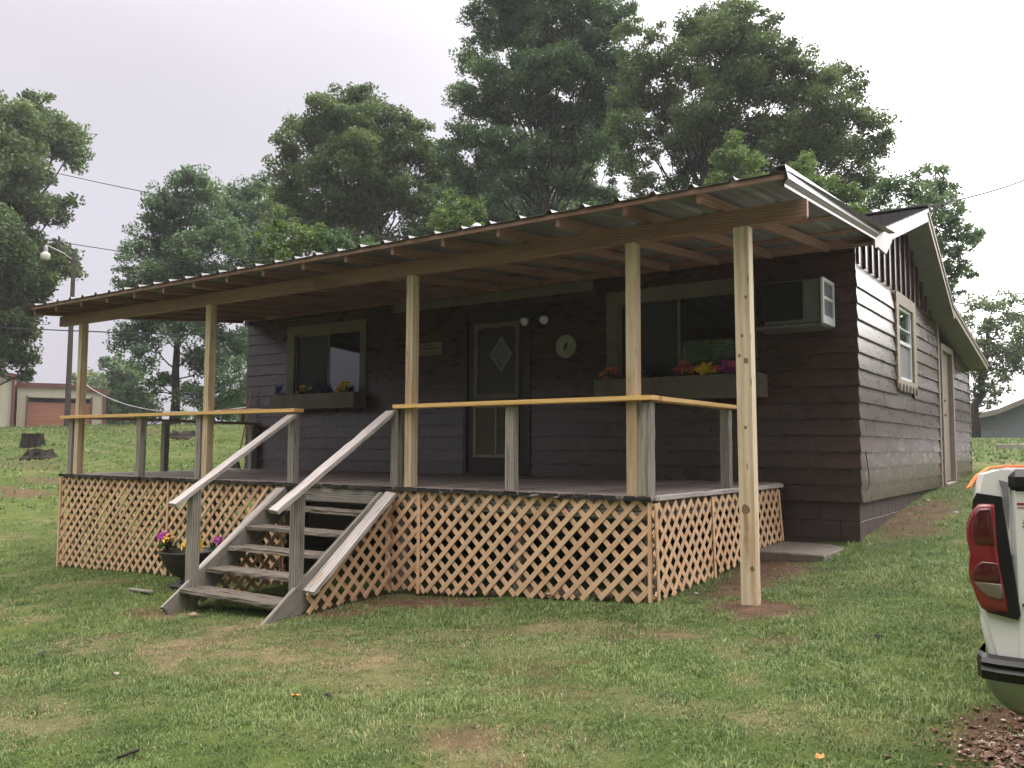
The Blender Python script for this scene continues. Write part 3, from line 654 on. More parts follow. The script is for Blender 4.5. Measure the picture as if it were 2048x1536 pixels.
# side window
mb = MB(); y0, y1, z0, z1 = 11.53, 12.35, 1.27, 2.13; t = .045
for a, b_, c, d in ((y0-t, y0, z0-t, z1+t), (y1, y1+t, z0-t, z1+t), (y0, y1, z1, z1+t), (y0, y1, z0-t, z0), (y0, y1, 1.69, 1.735), (y0, y1, 1.885, 1.90)): mb.box(XC-.07, XC+.004, a, b_, c, d, .002)
sw = mb.obj('window', M['whitepl'], house)
o, i = trim_ring(11.345, 1.10, 12.56, 2.31, y0-.04, z0-.04, y1+.04, z1+.04, 7, 9, .016, .001, 5)
V, F = ring_prism(o, i, ((XC+.012, 0, 0), (0, 1, 0), (0, 0, 1), (1, 0, 0)), .022); mb = MB(); mb.add(V, F); mb.obj('window_trim', M['cream'], sw)
for k in range(6):
    mb = MB(); y = 11.42+k*.21; V, F = lathe([(.055, 0), (.055, .006)], 10); mb.add(V, F, Matrix.Translation((XC+.036, y, 1.125)) @ Matrix.Rotation(math.pi/2, 4, 'Y')); mb.obj('dark_scallop', M['ink'], sw)
for c, d in ((1.735, 1.885), (1.90, z1)): mb = MB(); mb.box(XC-.03, XC-.026, y0, y1, c, d, .001); mb.obj('pane', M['glass'], sw)
mb = MB(); mb.box(XC-.024, XC-.02, y0, y1, z0, 1.69, .001); mb.obj('insect_screen', M['acgrey'], sw)
# front door
fd = abox('front_door', -7.375, -6.415, YW+.004, YW+.05, .012, 2.10, M['brown'], house)
for a, b_, c, d in ((-7.44, -7.378, .0, 2.17), (-6.412, -6.32, .0, 2.17)): abox('door_jamb', a, b_, YW-.028, YW+.06, c, d, M['brown'], fd)
abox('door_jamb', -7.377, -6.413, YW-.028, YW+.06, 2.103, 2.17, M['brown'], fd); abox('door_sill', -7.40, -6.38, YW-.05, YW+.05, -.002, .012, M['brown'], fd)
o, i = trim_ring(-7.257, 1.03, -6.51, 2.055, -7.185, 1.10, -6.572, 1.985, 2, 3, .001, -.022, 9)
V, F = ring_prism(o, i, ((0, YW-.001, 0), (1, 0, 0), (0, 0, 1), (0, -1, 0)), .018); mb = MB(); mb.add(V, F); mb.obj('door_trim', M['cream_shaded'], fd)
mb = MB()
for a, b_, c, d in ((-7.265, -7.215, .228, .95), (-6.56, -6.51, .228, .95), (-7.214, -6.561, .90, .95), (-7.214, -6.561, .228, .275), (-6.90, -6.865, .276, .899)): mb.box(a, b_, YW-.022, YW+.002, c, d, .002)
lv = mb.obj('louvre_panel', M['cream'], fd); mb = MB(); z = .295
while z < .89: mb.bar((-7.213, YW-.006, z), (-6.902, YW-.006, z), .026, .004, up=(0, -.6, .8)); mb.bar((-6.863, YW-.006, z), (-6.562, YW-.006, z), .026, .004, up=(0, -.6, .8)); z += .027
prop(mb.obj('louvre_slats', M['cream'], lv), kind='stuff')
cx_, cz_ = -6.80, 1.62; dia = [(cx_-.19, cz_), (cx_, cz_-.25), (cx_+.19, cz_), (cx_, cz_+.25)]; dii = [(cx_-.135, cz_), (cx_, cz_-.18), (cx_+.135, cz_), (cx_, cz_+.18)]
V, F = ring_prism(dia, dii, ((0, YW+.001, 0), (1, 0, 0), (0, 0, 1), (0, -1, 0)), .016); mb = MB(); mb.add(V, F); dw = mb.obj('diamond_window', M['soffit'], fd)
mb = MB(); mb.prism(dii, ((0, YW+.002, 0), (1, 0, 0), (0, 0, 1), (0, -1, 0)), .004); mb.obj('pane', M['acgrey'], dw)
mb = MB(); V, F = lathe([(.012, 0), (.012, .03), (.028, .035), (.03, .055), (.016, .065)], 10, 0, 0, 0); mb.add(V, F, Matrix.Translation((-6.475, YW-.002, .985)) @ Matrix.Rotation(math.pi/2, 4, 'X')); mb.obj('door_knob', M['brass'], fd)
# side door
sd = abox('side_door', XC-.075, XC-.035, 14.70, 15.60, -.13, 1.895, M['tan'], house)
for a, b_, c, d in ((14.585, 14.685, -.24, 2.0), (15.62, 15.75, -.15, 2.0)): abox('door_frame', XC-.05, XC+.03, a, b_, c, d, M['tan'], sd)
abox('door_frame', XC-.05, XC+.03, 14.687, 15.618, 1.90, 2.0, M['cream'], sd); abox('door_sill', XC-.06, XC+.05, 14.60, 15.70, -.185, -.145, M['white'], sd)
for z, r_ in ((.90, .03), (1.12, .024)):
    mb = MB(); V, F = lathe([(r_, 0), (r_, .01), (.012, .014), (.012, .04), (r_*.95, .05), (r_*.7, .075)], 10); mb.add(V, F, Matrix.Translation((XC-.035, 14.82, z)) @ Matrix.Rotation(math.pi/2, 4, 'Y')); mb.obj('door_knob' if z < 1 else 'deadbolt', M['brass'], sd)
abox('header_board', -8.75, -5.36, YW-.045, YW-.024, 2.345, 2.468, M['cream_shaded'], house)
mb = MB(); mb.tube([(XC+.02, 9.62, .335), (XC+.03, 9.63, .25), (XC+.035, 9.68, .1), (XC+.035, 9.69, 0), (XC+.02, 9.64, -.07)], .006, 5); mb.obj('cable_end', M['wire'], house)

# things on the front wall
def on_wall(name, x, z, label, cat, d=.0): return root(name, (x, YW-.02-d, z), label, cat)
r_ = on_wall('air_conditioner', -2.75, 1.66, 'grey window air conditioner with white framed side grille sticking out of the brown wall', 'air conditioner')
abox('case', -3.05, -2.452, 9.03, 9.46, 1.66, 2.12, M['acbody'], r_, c=.008)
mb = MB()
for k in range(22): z = 1.715+k*.0175; mb.bar((-3.03, 9.022, z), (-2.66, 9.022, z), .012, .004, up=(0, -.5, .87))
prop(mb.obj('grille_slats', M['darkmetal'], r_), kind='stuff')
abox('grille_back', -3.04, -2.645, 9.024, 9.032, 1.705, 2.105, M['black'], r_); abox('control_panel', -2.63, -2.47, 9.022, 9.031, 1.72, 2.09, M['acbody'], r_)
mb = MB()
for a, b_, c, d in ((9.0, 9.035, 1.65, 2.125), (9.40, 9.435, 1.65, 2.125), (9.036, 9.399, 2.085, 2.125), (9.036, 9.399, 1.65, 1.735), (9.036, 9.399, 1.90, 1.935)): mb.box(-2.452, -2.425, a, b_, c, d, .003)
mb.obj('side_frame', M['whitepl'], r_); abox('side_mesh', -2.45, -2.44, 9.03, 9.41, 1.70, 2.10, M['acgrey'], r_)
abox('support_sill', -3.16, -2.45, 9.0, 9.45, 1.625, 1.655, M['acbody'], r_)
# dial
r_ = on_wall('wall_thermometer', -5.765, 1.66, 'round pale dial thermometer with a bird picture beside the front door', 'thermometer')
RX = Matrix.Translation((-5.765, YW-.02, 1.66)) @ Matrix.Rotation(math.pi/2, 4, 'X')
mb = MB(); V, F = lathe([(.145, 0), (.15, .012), (.148, .026), (.138, .03), (.134, .022)], 32); mb.add(V, F, RX); mb.obj('rim', M['dial'], r_, smooth=False)
mb = MB(); V, F = lathe([(.134, 0), (.134, .02)], 32); mb.add(V, F, RX); mb.obj('dial_face', M['dial'], r_)
mb = MB()
for k in range(25):
    a = R(-135+k*11.25+90); r0 = .105 if k % 5 == 0 else .116; c_, s_ = math.cos(a), math.sin(a)
    mb.bar((-5.765+c_*r0, YW-.0415, 1.66+s_*r0), (-5.765+c_*.127, YW-.0415, 1.66+s_*.127), .0015, .005 if k % 5 == 0 else .003, up=(s_, 0, -c_))
prop(mb.obj('dial_marks', M['ink'], r_), kind='stuff')
bird = [(-.02, -.06), (-.008, -.045), (.012, -.03), (.028, .0), (.022, .025), (.034, .05), (.016, .042), (.008, .06), (-.004, .04), (-.022, .022), (-.03, -.008), (-.022, -.034), (-.035, -.055)]
mb = MB(); mb.prism([(a-5.765, b_+1.66) for a, b_ in bird], ((0, YW-.041, 0), (1, 0, 0), (0, 0, 1), (0, -1, 0)), .002); mb.obj('bird_picture', M['ink'], r_)
mb = MB(); mb.bar((-5.80, YW-.044, 1.62), (-5.715, YW-.044, 1.735), .002, .004, up=(-.8, 0, .6)); mb.obj('needle', M['ink'], r_)
# floodlight
r_ = on_wall('flood_light', -6.17, 2.05, 'twin outdoor flood light with two round bulbs right of the front door top', 'wall lamp')
mb = MB(); V, F = lathe([(.055, 0), (.055, .02), (.03, .035)], 12); mb.add(V, F, Matrix.Translation((-6.17, YW-.02, 2.07)) @ Matrix.Rotation(math.pi/2, 4, 'X')); mb.obj('wall_plate', M['darkmetal'], r_)
for x, dx in ((-6.06, .10), (-6.29, -.10)):
    mb = MB(); mb.tube([(-6.17, YW-.05, 2.07), (x-dx*.3, YW-.10, 2.09), (x, YW-.12, 2.05)], .02, 8); arm = mb.obj('lamp_arm', M['darkmetal'], r_)
    mb = MB(); V, F = lathe([(.025, -.07), (.035, -.05), (.06, .0), (.056, .02), (.03, .035)], 16)
    mb.add(V, F, Matrix.Translation((x+dx*.4, YW-.16, 2.01)) @ Vector((dx*2.2, -.8, -.45)).to_track_quat('Z', 'Y').to_matrix().to_4x4()); mb.obj('bulb', M['glassbulb'], arm, smooth=True)
# house number and plaque
def text_mesh(s, size, depth, shear=0.0):
    cu = bpy.data.curves.new('t', 'FONT'); cu.body = s; cu.size = size; cu.extrude = depth; cu.shear = shear; cu.resolution_u = 3
    ob = bpy.data.objects.new('t', cu); COL.objects.link(ob); dg = bpy.context.evaluated_depsgraph_get(); me = bpy.data.meshes.new_from_object(ob.evaluated_get(dg)); bpy.data.objects.remove(ob); return me
r_ = on_wall('house_number', -8.05, 1.93, 'slanting metal house number 16127 above the small wooden plaque', 'house number')
for k, ch in enumerate('16127'):
    x = -8.27+k*.105; z = 1.90+(.0 if k < 4 else .03)
    link('digit', text_mesh(ch, .13, .004, .25), Matrix.Translation((x, YW-.032, z)) @ Matrix.Rotation(math.pi/2, 4, 'X'), r_, M['brass'])
r_ = on_wall('wall_plaque', -8.05, 1.68, 'small reddish wooden plaque with worn lettering under the house number', 'sign')
abox('board', -8.29, -7.82, YW-.038, YW-.018, 1.68, 1.86, M['sign'], r_, c=.006)
mb = MB(); rr = random.Random(3)
for row, (w, h_) in enumerate(((.20, .018), (.30, .03), (.34, .012))):
    x = -8.055-w/2; z = (1.825, 1.775, 1.715)[row]
    while x < -8.055+w/2: l = rr.uniform(.012, .03); mb.box(x, x+l, YW-.0405, YW-.037, z-h_/2, z+h_/2*rr.uniform(.6, 1), .0005); x += l+rr.uniform(.006, .014)
prop(mb.obj('worn_lettering', M['ink'], r_), kind='stuff')

# flower boxes
def star(r, n, droop, mat_h):
    V = [(0, 0, 0)]; F = []
    for k in range(n):
        a = 2*math.pi*k/n; da = math.pi/n*.9
        V += [(r*.55*math.cos(a-da), r*.55*math.sin(a-da), r*.12), (r*math.cos(a), r*math.sin(a), -droop*r), (r*.55*math.cos(a+da), r*.55*math.sin(a+da), r*.12)]
        F += [[0, 1+3*k, 2+3*k, 3+3*k]]
    b0 = len(V)
    for k in range(5): a = 2*math.pi*k/5; V.append((r*.14*math.cos(a), r*.14*math.sin(a), r*.18))
    V.append((0, 0, r*.3)); F += [[b0+k, b0+(k+1) % 5, b0+5] for k in range(5)]
    return V, F
FL = {k: mk('flower', *star(.05, 6, .25, 0)) for k in ('lily',)}
def bunch(loc, spread, cols, n, size, label, cat, seed, leafn=26):
    rr = random.Random(seed); r_ = root('artificial_flowers', loc, label, cat)
    mb = MB()
    for k in range(leafn):
        a = rr.uniform(0, 6.283); l = rr.uniform(.07, .15); p = Vector(loc)+Vector((rr.uniform(-spread, spread), rr.uniform(-.05, .05), 0)); d = Vector((math.cos(a)*.6, math.sin(a)*.6, rr.uniform(.1, 1))).normalized(); s = d.cross(Vector((0, 0, 1))).normalized()*.02
        V = [p, p+d*l*.5+s, p+d*l, p+d*l*.5-s]; mb.add(V, [[0, 1, 2, 3]])
    o = mb.obj('foliage', M['leaf_pot'], r_); at = o.data.attributes.new('tone', 'FLOAT', 'POINT'); at.data.foreach_set('value', np.repeat(RNG.random(leafn), 4).astype(np.float32))
    mb = MB()
    for k in range(n):
        p = Vector(loc)+Vector((rr.gauss(0, spread*.5), rr.uniform(-.06, .05), rr.uniform(.05, .17))); q = Vector((rr.uniform(-.6, .6), rr.uniform(-1, -.2), rr.uniform(.1, .9))).to_track_quat('Z', 'Y')
        mb.tube([Vector(loc)+Vector((0, 0, -.02)), p], .004, 4)
        me = FLM.setdefault((cols[k % len(cols)], size), None)
        if me is None: V, F = star(size, 7 if size < .05 else 6, .2, 0); me = FLM[(cols[k % len(cols)], size)] = mk('flower', V, F)
        link('flower', me, Matrix.Translation(p) @ q.to_matrix().to_4x4() @ Matrix.Scale(rr.uniform(.75, 1.2), 4), r_, M[cols[k % len(cols)]])
    mb.obj('stems', M['leaf_stem'], r_)
    return r_
FLM = {}
def flower_box(x0, x1, z0, z1, d, label, seed):
    r_ = root('flower_box', ((x0+x1)/2, YW-.1, z0), label, 'flower box'); rr = random.Random(seed)
    top = []
    n = int((x1-x0)/.045)
    for k in range(n+1): u = k/n; top.append((x0+(x1-x0)*u, z1-.012*abs(math.sin(u*n*.33*math.pi))-rr.uniform(0, .006)))
    mb = MB(); mb.prism([(x0, z0), (x1, z0)]+top[::-1], ((0, YW-d+.02, 0), (1, 0, 0), (0, 0, 1), (0, -1, 0)), .02); mb.obj('front_board', M['cream_shaded'], r_)
    for a in (x0, x1-.02): abox('end_board', a, a+.02, YW-d+.021, YW-.024, z0, z1-.012, M['cream_shaded'], r_)
    abox('bottom_board', x0+.021, x1-.021, YW-d+.021, YW-.024, z0, z0+.02, M['cream_shaded'], r_)
    abox('soil', x0+.022, x1-.022, YW-d+.022, YW-.026, z0+.021, z1-.05, M['black'], r_)
flower_box(-11.17, -9.29, .953, 1.195, .30, 'cream scalloped flower box, porch shade in its colour, under the left front window', 1)
flower_box(-5.22, -3.165, .925, 1.20, .28, 'cream scalloped flower box, porch shade in its colour, under the right front window', 2)
yb = YW-.17
for x, cols, n, s, lab, sp in ((-11.02, ['blue'], 7, 0.065, 'dark blue artificial flowers at the left end of the left flower box', .10), (-10.55, ['yellow'], 6, 0.065, 'yellow artificial flower clump between blue ones in the left flower box', .07),
        (-10.32, ['yellow', 'blue'], 4, .04, 'mixed small yellow and blue flowers in the middle of the left flower box', .07), (-10.02, ['blue'], 12, 0.065, 'wide clump of blue flowers right of the middle of the left flower box', .14), (-9.62, ['yellow'], 9, 0.078, 'yellow artificial flowers at the right end of the left flower box', .10)):
    bunch((x, yb-.03, 1.15), sp, cols, n, s, lab, 'flowers', int(-x*100))
for x, cols, n, s, lab, sp in ((-5.0, ['pink', 'pink', 'orange'], 10, .07, 'pink artificial flowers at the left end of the right flower box', .14), (-4.63, ['blue'], 6, .045, 'deep blue flowers beside the porch post in the right flower box', .09),
        (-4.06, ['pink', 'pink', 'orange'], 12, .075, 'pink and orange flowers in the middle of the right flower box', .12), (-3.86, ['yellow'], 6, .11, 'large yellow lily blooms in the right flower box', .06), (-3.5, ['purple', 'pink', 'purple'], 20, .06, 'tall purple and pink flowers at the right end of the right flower box', .15)):
    bunch((x, yb-.02, 1.16), sp, cols, n, s, lab, 'flowers', int(-x*100))

# ------------------------------------------------------------------ porch deck
YF, XD0, XD1 = 6.26, -12.01, -3.035
deck = root('porch_deck', (-7.5, 7.8, -1.0), 'raised grey wooden porch deck with golden rail caps and tan lattice skirting', 'deck')
rr = random.Random(5); x = XD0; k = 0
while x < XD1-.05:
    w = min(.140, XD1-x); dy = rr.uniform(-.012, .012); z1 = rr.uniform(-.002, .002)
    beam('deck_board', (x+w/2, YF+dy, -.038+z1), (x+w/2, YW-.03, -.019+z1), w-.004, .034, M['deckb'], deck, rough=.0022, chip=.06)
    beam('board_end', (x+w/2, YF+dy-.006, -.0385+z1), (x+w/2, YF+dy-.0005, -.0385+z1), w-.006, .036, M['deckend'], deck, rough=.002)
    x += .145; k += 1
abox('edge_board', XD1-.004, XD1+.034, YF+.06, YW-.05, -.055, -.012, M['rail'], deck, c=.006)
abox('rim_joist', XD0+.06, XD1-.04, YF+.055, YF+.093, -.215, -.06, M['grey'], deck); abox('rim_joist', XD1-.09, XD1-.052, YF+.1, YW-.05, -.215, -.06, M['grey'], deck); abox('rim_joist', XD0+.06, XD0+.098, YF+.1, YW-.05, -.215, -.06, M['grey'], deck)
for x in (-11.2, -10.4, -9.6, -8.8, -8.0, -7.25, -6.6, -5.85, -5.1, -4.35, -3.6): abox('floor_joist', x-.019, x+.019, YF+.1, YW-.05, -.205, -.06, M['grey'], deck)
for x in (-11.8, -9.7, -7.32, -5.80, -4.42, -3.13):
    for y in (YF+.14, 8.6): abox('pier_post', x-.045, x+.045, y, y+.09, gz(x, y)-.1, -.216, M['grey'], deck)
# railing
def old_post(x, y, zt=.732, s=.089): return beam('railing_post', (x, y, -.022), (x, y, zt), s, s, M['grey'], deck, up=(0, 1, 0), rough=.003, chip=.05)
yp = YF+.085
for x in (-11.83, -10.19, -8.955, -7.32, -5.815, -4.44, -3.105): old_post(x, yp)
old_post(-11.80, 7.74); old_post(-3.075, 7.96); old_post(-11.85, 9.38)
ZC = .757
beam('rail_cap', (-12.02, YF+.06, ZC), (-7.22, YF+.06, ZC-.004), .14, .038, M['cap'], deck); beam('rail_cap', (-5.80, YF+.06, ZC), (-3.02, YF+.06, ZC+.008), .14, .038, M['cap'], deck)
beam('rail_cap', (-3.07, YF+.132, ZC+.004), (-3.07, 8.05, ZC+.004), .14, .038, M['cap'], deck); beam('rail_cap', (-11.88, YF+.132, ZC), (-11.88, 9.44, ZC-.01), .14, .036, M['rafter'], deck)
# lattice skirting
def lattice(p0, p1, top, bot0, bot1, poly=None, label=None, lean=0.0, trim=(True, True)):
    """Panel from p0 to p1 (plan), of crossed laths clipped to the polygon; each lath its own piece."""
    p0 = np.array(p0, float); p1 = np.array(p1, float); L = np.hypot(*(p1-p0)); d = (p1-p0)/L; nrm = np.array([d[1], -d[0]])
    P = poly or [(0, bot0), (L, bot1), (L, top), (0, top)]; zmid = (top+bot0)/2
    def W(u, v, off): q = p0+d*u+nrm*(off+lean*max(0, top-v)); return Vector((q[0], q[1], v))
    mb = MB(); extra = []
    for fl, u, (za, zb) in ((trim[0], .016, (bot0, top)), (trim[1], L-.016, (bot1, top))):
        if fl and not mb.V: mb.bar(W(u, za-.02, .022), W(u, zb, .022), .034, .012, up=(nrm[0], nrm[1], 0))
        elif fl: extra.append((W(u, za-.02, .022), W(u, zb, .022)))
    if not mb.V: k_ = L-.03 if P[1][1]-P[2][1] < P[0][1]-P[3][1] else .03; mb.bar(W(k_, -1.0, -.012), W(k_, -.15, -.012), .03, .014, up=(nrm[0], nrm[1], 0))
    pan = mb.obj('lattice_panel', M['lath'], deck)
    for e0, e1 in extra: beam('lattice_trim', e0, e1, .034, .012, M['lath'], pan, up=(nrm[0], nrm[1], 0))
    def clip(c, s):
        """Segment of v = s*u + c inside the convex polygon."""
        t0, t1 = -99.0, 99.0
        for i in range(len(P)):
            (a, b_), (e, f) = P[i], P[(i+1) % len(P)]; ex, ey = e-a, f-b_; k0 = ex*(0*s+c-b_)-ey*(0-a); kd = ex*s-ey
            if abs(kd) < 1e-9:
                if k0 < 0: return None
                continue
            t = -k0/kd
            if kd > 0: t0 = max(t0, t)
            else: t1 = min(t1, t)
        return (t0, t1) if t1-t0 > .035 else None
    for s, off in ((1, .010), (-1, .0015)):
        c = -6.0
        while c < 14:
            q = clip(c, s)
            if q:
                j = random.uniform(-.025, .02)
                a = (q[0]-.006, s*(q[0]-.006)+c); b_ = (q[1]+.006, s*(q[1]+.006)+c)
                if a[1] < b_[1]: a = (a[0]+j*.5, a[1]+j*.5*s)
                else: b_ = (b_[0]+j*.5, b_[1]+j*.5*s)
                beam('lath', W(a[0]+random.uniform(-.004, .004), a[1], off), W(b_[0]+random.uniform(-.004, .004), b_[1], off+random.uniform(0, .003)), .043, .0075, M['lath'], pan, up=(nrm[0], nrm[1], 0), c=.0012)
            c += .1585+random.uniform(-.004, .004)
    return pan
YL = YF+.035; zt = -.062
def zb(x, y, d=.0): return gz(x, y)+.02+d
lattice((-11.99, YL), (-9.46, YL), zt, zb(-11.99, YL), zb(-9.46, YL)); lattice((-9.45, YL), (-7.36, YL), zt, zb(-9.45, YL), zb(-7.36, YL), trim=(False, True))
lattice((-5.86, YL), (-5.49, YL), zt, zb(-5.86, YL, .03), zb(-5.49, YL, .03), trim=(True, False)); lattice((-5.48, YL), (-3.045, YL), zt, zb(-5.48, YL, .02), zb(-3.05, YL), trim=(True, True))
lattice((-3.035, YL-.026), (-3.035, 7.46), zt-.01, zb(-3.03, YL), zb(-3.03, 7.4), lean=.03); lattice((-3.035, 7.47), (-3.035, 9.30), zt-.01, zb(-3.03, 7.5, .02), zb(-3.0, 9.2, .05), lean=.075, trim=(False, True))
lattice((-11.995, 9.4), (-11.995, YL+.02), zt-.01, zb(-12, 9.3), zb(-12, YL+.1))
for xs, nm in ((-5.80, 1), (-7.34, 0)):
    a, b_ = (5.22, 6.24); zl = gz(xs, 5.2)+.03
    if nm: lattice((xs, a), (xs, b_), zt, 0, 0, poly=[(0, zl), (1.02, gz(xs, b_)+.04), (1.02, -.12), (.0, -.87)], trim=(False, False))
    else: lattice((xs, b_), (xs, a), zt, 0, 0, poly=[(0, gz(xs, b_)+.04), (1.02, zl), (1.02, -.87), (0, -.12)], trim=(False, False))
# loose stones under the deck edge
def rock(x, y, s, seed):
    rr = random.Random(seed); V, F = lathe([(.25, -.3), (.8, -.15), (1, .15), (.75, .45), (.2, .6)], 8)
    V = [(a*rr.uniform(.75, 1.15)*s, b_*rr.uniform(.75, 1.15)*s, c*rr.uniform(.8, 1.2)*s) for a, b_, c in V]; return V, F
k = 0
for x, y, s in ((-4.9, 6.36, .07), (-4.62, 6.38, .06), (-4.3, 6.4, .09), (-4.0, 6.37, .10), (-3.8, 6.42, .07), (-3.55, 6.4, .09), (-3.25, 6.4, .08), (-3.12, 6.75, .09), (-3.13, 7.05, .08), (-3.12, 7.3, .07), (-5.2, 6.4, .06)):
    V, F = rock(x, y, s, k); o = link('stone', mk('stone', V, F), Matrix.Translation((x, y, gz(x, y)+s*.2)) @ Matrix.Rotation(k*1.3, 4, 'Z'), None, M['rock']); k += 1
    prop(o, 'rough brown stone lying just behind the foot of the tan lattice', 'stone', 'stones lying along the foot of the lattice')
for px, py, s, lab in ((1392, 1190, .025, 'small white stone on bare soil right of the lattice corner'), (1855, 1003, .03, 'small pale stone at the foot of the side wall slope'), (1912, 1028, .035, 'pale stone in the grass left of the white truck')):
    p = gp(px, py); V, F = rock(0, 0, s, k); k += 1; prop(link('stone', mk('stone', V, F), Matrix.Translation((p[0], p[1], p[2]+s*.3)), None, M['white']), lab, 'stone')

# ------------------------------------------------------------------ stairs
st = root('wooden_stairs', (-6.6, 5.6, -1.1), 'open weathered wooden stairs with five treads and two sloping silver handrails', 'stairs')
XS0, XS1 = -7.28, -5.88
for xs in (XS0, XS1):
    beam('stringer', (xs, 4.86, -1.20), (xs, 6.25, -.165), .04, .225, M['grey'], st, up=(0, -.6, .8), rough=.0025)
beam('stringer_cap', (-7.38, 5.27, -.845), (-7.38, 6.24, -.085), .14, .038, M['rail'], st, up=(0, -.6, .8), rough=.003); beam('stringer_cap', (-5.79, 5.22, -.895), (-5.79, 6.24, -.085), .14, .038, M['rail'], st, up=(0, -.6, .8), rough=.003)
for y, z in ((4.955, -.965), (5.235, -.80), (5.473, -.616), (5.69, -.432), (5.915, -.244)):
    d = .27 if z < -.9 else .25; dz = random.uniform(-.012, .012)
    beam('tread', (XS0+.022, y+d*.27, z-.02), (XS1-.022, y+d*.27, z-.02+dz), d*.52, .038, M['tread'], st, rough=.005, chip=.5); beam('tread', (XS0+.022, y+d*.81, z-.018), (XS1-.022, y+d*.81, z-.022+dz), d*.50, .036, M['tread'], st, rough=.004, chip=.3)
abox('riser_board', XS0+.025, XS1-.025, YF+.012, YF+.045, -.20, -.065, M['grey'], st)
for x, y, zt_ in ((-7.30, 5.12, -.06), (-5.915, 5.19, -.05)): beam('stair_post', (x, y, gz(x, y)-.05), (x, y, zt_), .094, .094, M['grey'], st, up=(0, 1, 0), rough=.0025, chip=.03)
for xs in (-7.29, -5.865): beam('handrail', (xs, 4.88, -.185), (xs, 6.30, .705), .125, .04, M['rail'], st, up=(0, -.53, .85), rough=.003, chip=.15)

# ------------------------------------------------------------------ porch roof
pr = root('porch_roof', (-7, 7.6, 2.0), 'new corrugated metal porch roof on pale pine posts with reddish rafters', 'porch roof')
SL = .085; RZ = lambda y: 2.166+SL*(y-5.92)
for x in (-11.68, -8.835, -5.64, -3.235): beam('roof_post', (x, yp+.005, -.02), (x, yp+.005, 2.045), .092, .092, M['post'], pr, up=(0, 1, 0))
x = -2.275; zm = (gz(x, yp)-.1+2.045)/2
M['post_knots'] = wood('knotty_pine_post', (.36, .255, .13), (.56, .46, .315), (.64, .55, .41), .6, 8, knots=.6, vary=.05, stain=(.7, .5, .38), at=[(-.09-zm, -.008, .034, .5), (1.02-zm, .02, .020, 0), (1.06-zm, -.03, .012, 0), (1.21-zm, -.005, .011, 0), (.52-zm, .005, .012, 0), (-.52-zm, .03, .018, 0), (1.5-zm, .03, .012, 0)])
beam('roof_post', (x-.002, yp+.0, gz(x, yp)-.1), (x-.024, yp+.0, 2.045), .118, .092, M['post_knots'], pr, up=(0, 1, 0), label='pale pine post standing in the soil with large dark knots')
beam('roof_beam', (-12.25, yp-.022, 2.115), (-7.0, yp-.022, 2.115), .038, .138, M['rafter'], pr); beam('roof_beam', (-6.998, yp-.022, 2.115), (-1.80, yp-.022, 2.115), .038, .138, M['rafter'], pr)
beam('roof_beam', (-12.23, yp+.018, 2.115), (-8.2, yp+.018, 2.115), .038, .136, M['rafter'], pr); beam('roof_beam', (-8.198, yp+.018, 2.115), (-1.82, yp+.018, 2.115), .038, .136, M['rafter'], pr)
tails = [-2.50+.02, -3.09, -3.707, -4.308, -4.923, -5.537, -6.153, -6.77, -7.388, -8.0, -8.6, -9.19, -9.79, -10.40, -11.0, -11.63, -12.20]
for x in tails: beam('rafter', (x, 5.93, RZ(5.93)+.044), (x, 9.40, RZ(9.40)+.044), .038, .088, M['rafter'], pr, up=(0, -SL, 1))
for y in (5.925, 6.95, 7.85, 8.75):
    z = RZ(y)+.0885+.0105; w = .02 if y > 6 else .055
    beam('purlin', (-12.25, y+.02, z), (-1.93, y+.02, z), .085 if y > 6 else .038, .019 if y > 6 else .021, M['rafter'], pr)
abox('front_strip', -12.25, -1.835, 5.904, 5.924, RZ(5.91)+.066, RZ(5.91)+.106, M['rafter'], pr)
beam('ledger', (-12.1, YW-.065, 2.545), (-7.1, YW-.065, 2.545), .038, .138, M['rafter'], pr); beam('ledger', (-7.098, YW-.065, 2.545), (-2.0, YW-.065, 2.545), .038, .138, M['rafter'], pr)
# ribbed metal sheets
def sheet(xa, xb, ribs):
    pts = [xa]; prof = [(xa, 0)]
    for r in ribs:
        if xa-.01 < r < xb+.01:
            for dx, dz in ((-.034, 0), (-.014, .03), (.014, .03), (.034, 0)):
                if xa < r+dx < xb: prof.append((r+dx, dz))
            for m_ in (.103, .206):
                for dx, dz in ((-.012, 0), (0, .005), (.012, 0)):
                    if xa < r+m_+dx < xb: prof.append((r+m_+dx, dz))
    prof.append((xb, 0)); prof.sort(); V = []; n = len(prof); ya, yb_ = 5.878, 9.42
    for y in (ya, yb_):
        z = RZ(y)+.111
        V += [(a, y, z+b_+.0015) for a, b_ in prof]+[(a, y, z+b_) for a, b_ in prof]
    F = []
    for i in range(n-1): F += [[i, i+1, 2*n+i+1, 2*n+i], [n+i+1, n+i, 3*n+i, 3*n+i+1], [n+i, n+i+1, i+1, i], [2*n+i, 2*n+i+1, 3*n+i+1, 3*n+i]]
    mb = MB(); mb.add(V, F); return mb.obj('metal_sheet', M['metal'], pr)
ribs = [-1.90-.3095*k for k in range(36)]; xb = -1.80; k = 0
while xb > -12.30:
    xa = max(xb-.9285, -12.32); sheet(xa+.0008, xb-.0008, ribs); xb = xa; k += 1
    if xa <= -12.32: break
def edge_trim(prof, name, lab=None):
    V = []; n = len(prof)
    for y, dx in ((5.865, 0.0), (8.98, -.075)):
        z = RZ(y)+.113; V += [(a+dx, y, z+b_) for a, b_ in prof]
    F = [[i, (i+1) % n, n+(i+1) % n, n+i] for i in range(n)]+[list(range(n))[::-1], [n+i for i in range(n)]]
    mb = MB(); mb.add(V, F); return mb.obj(name, M['trim'], pr)
X0 = -1.818
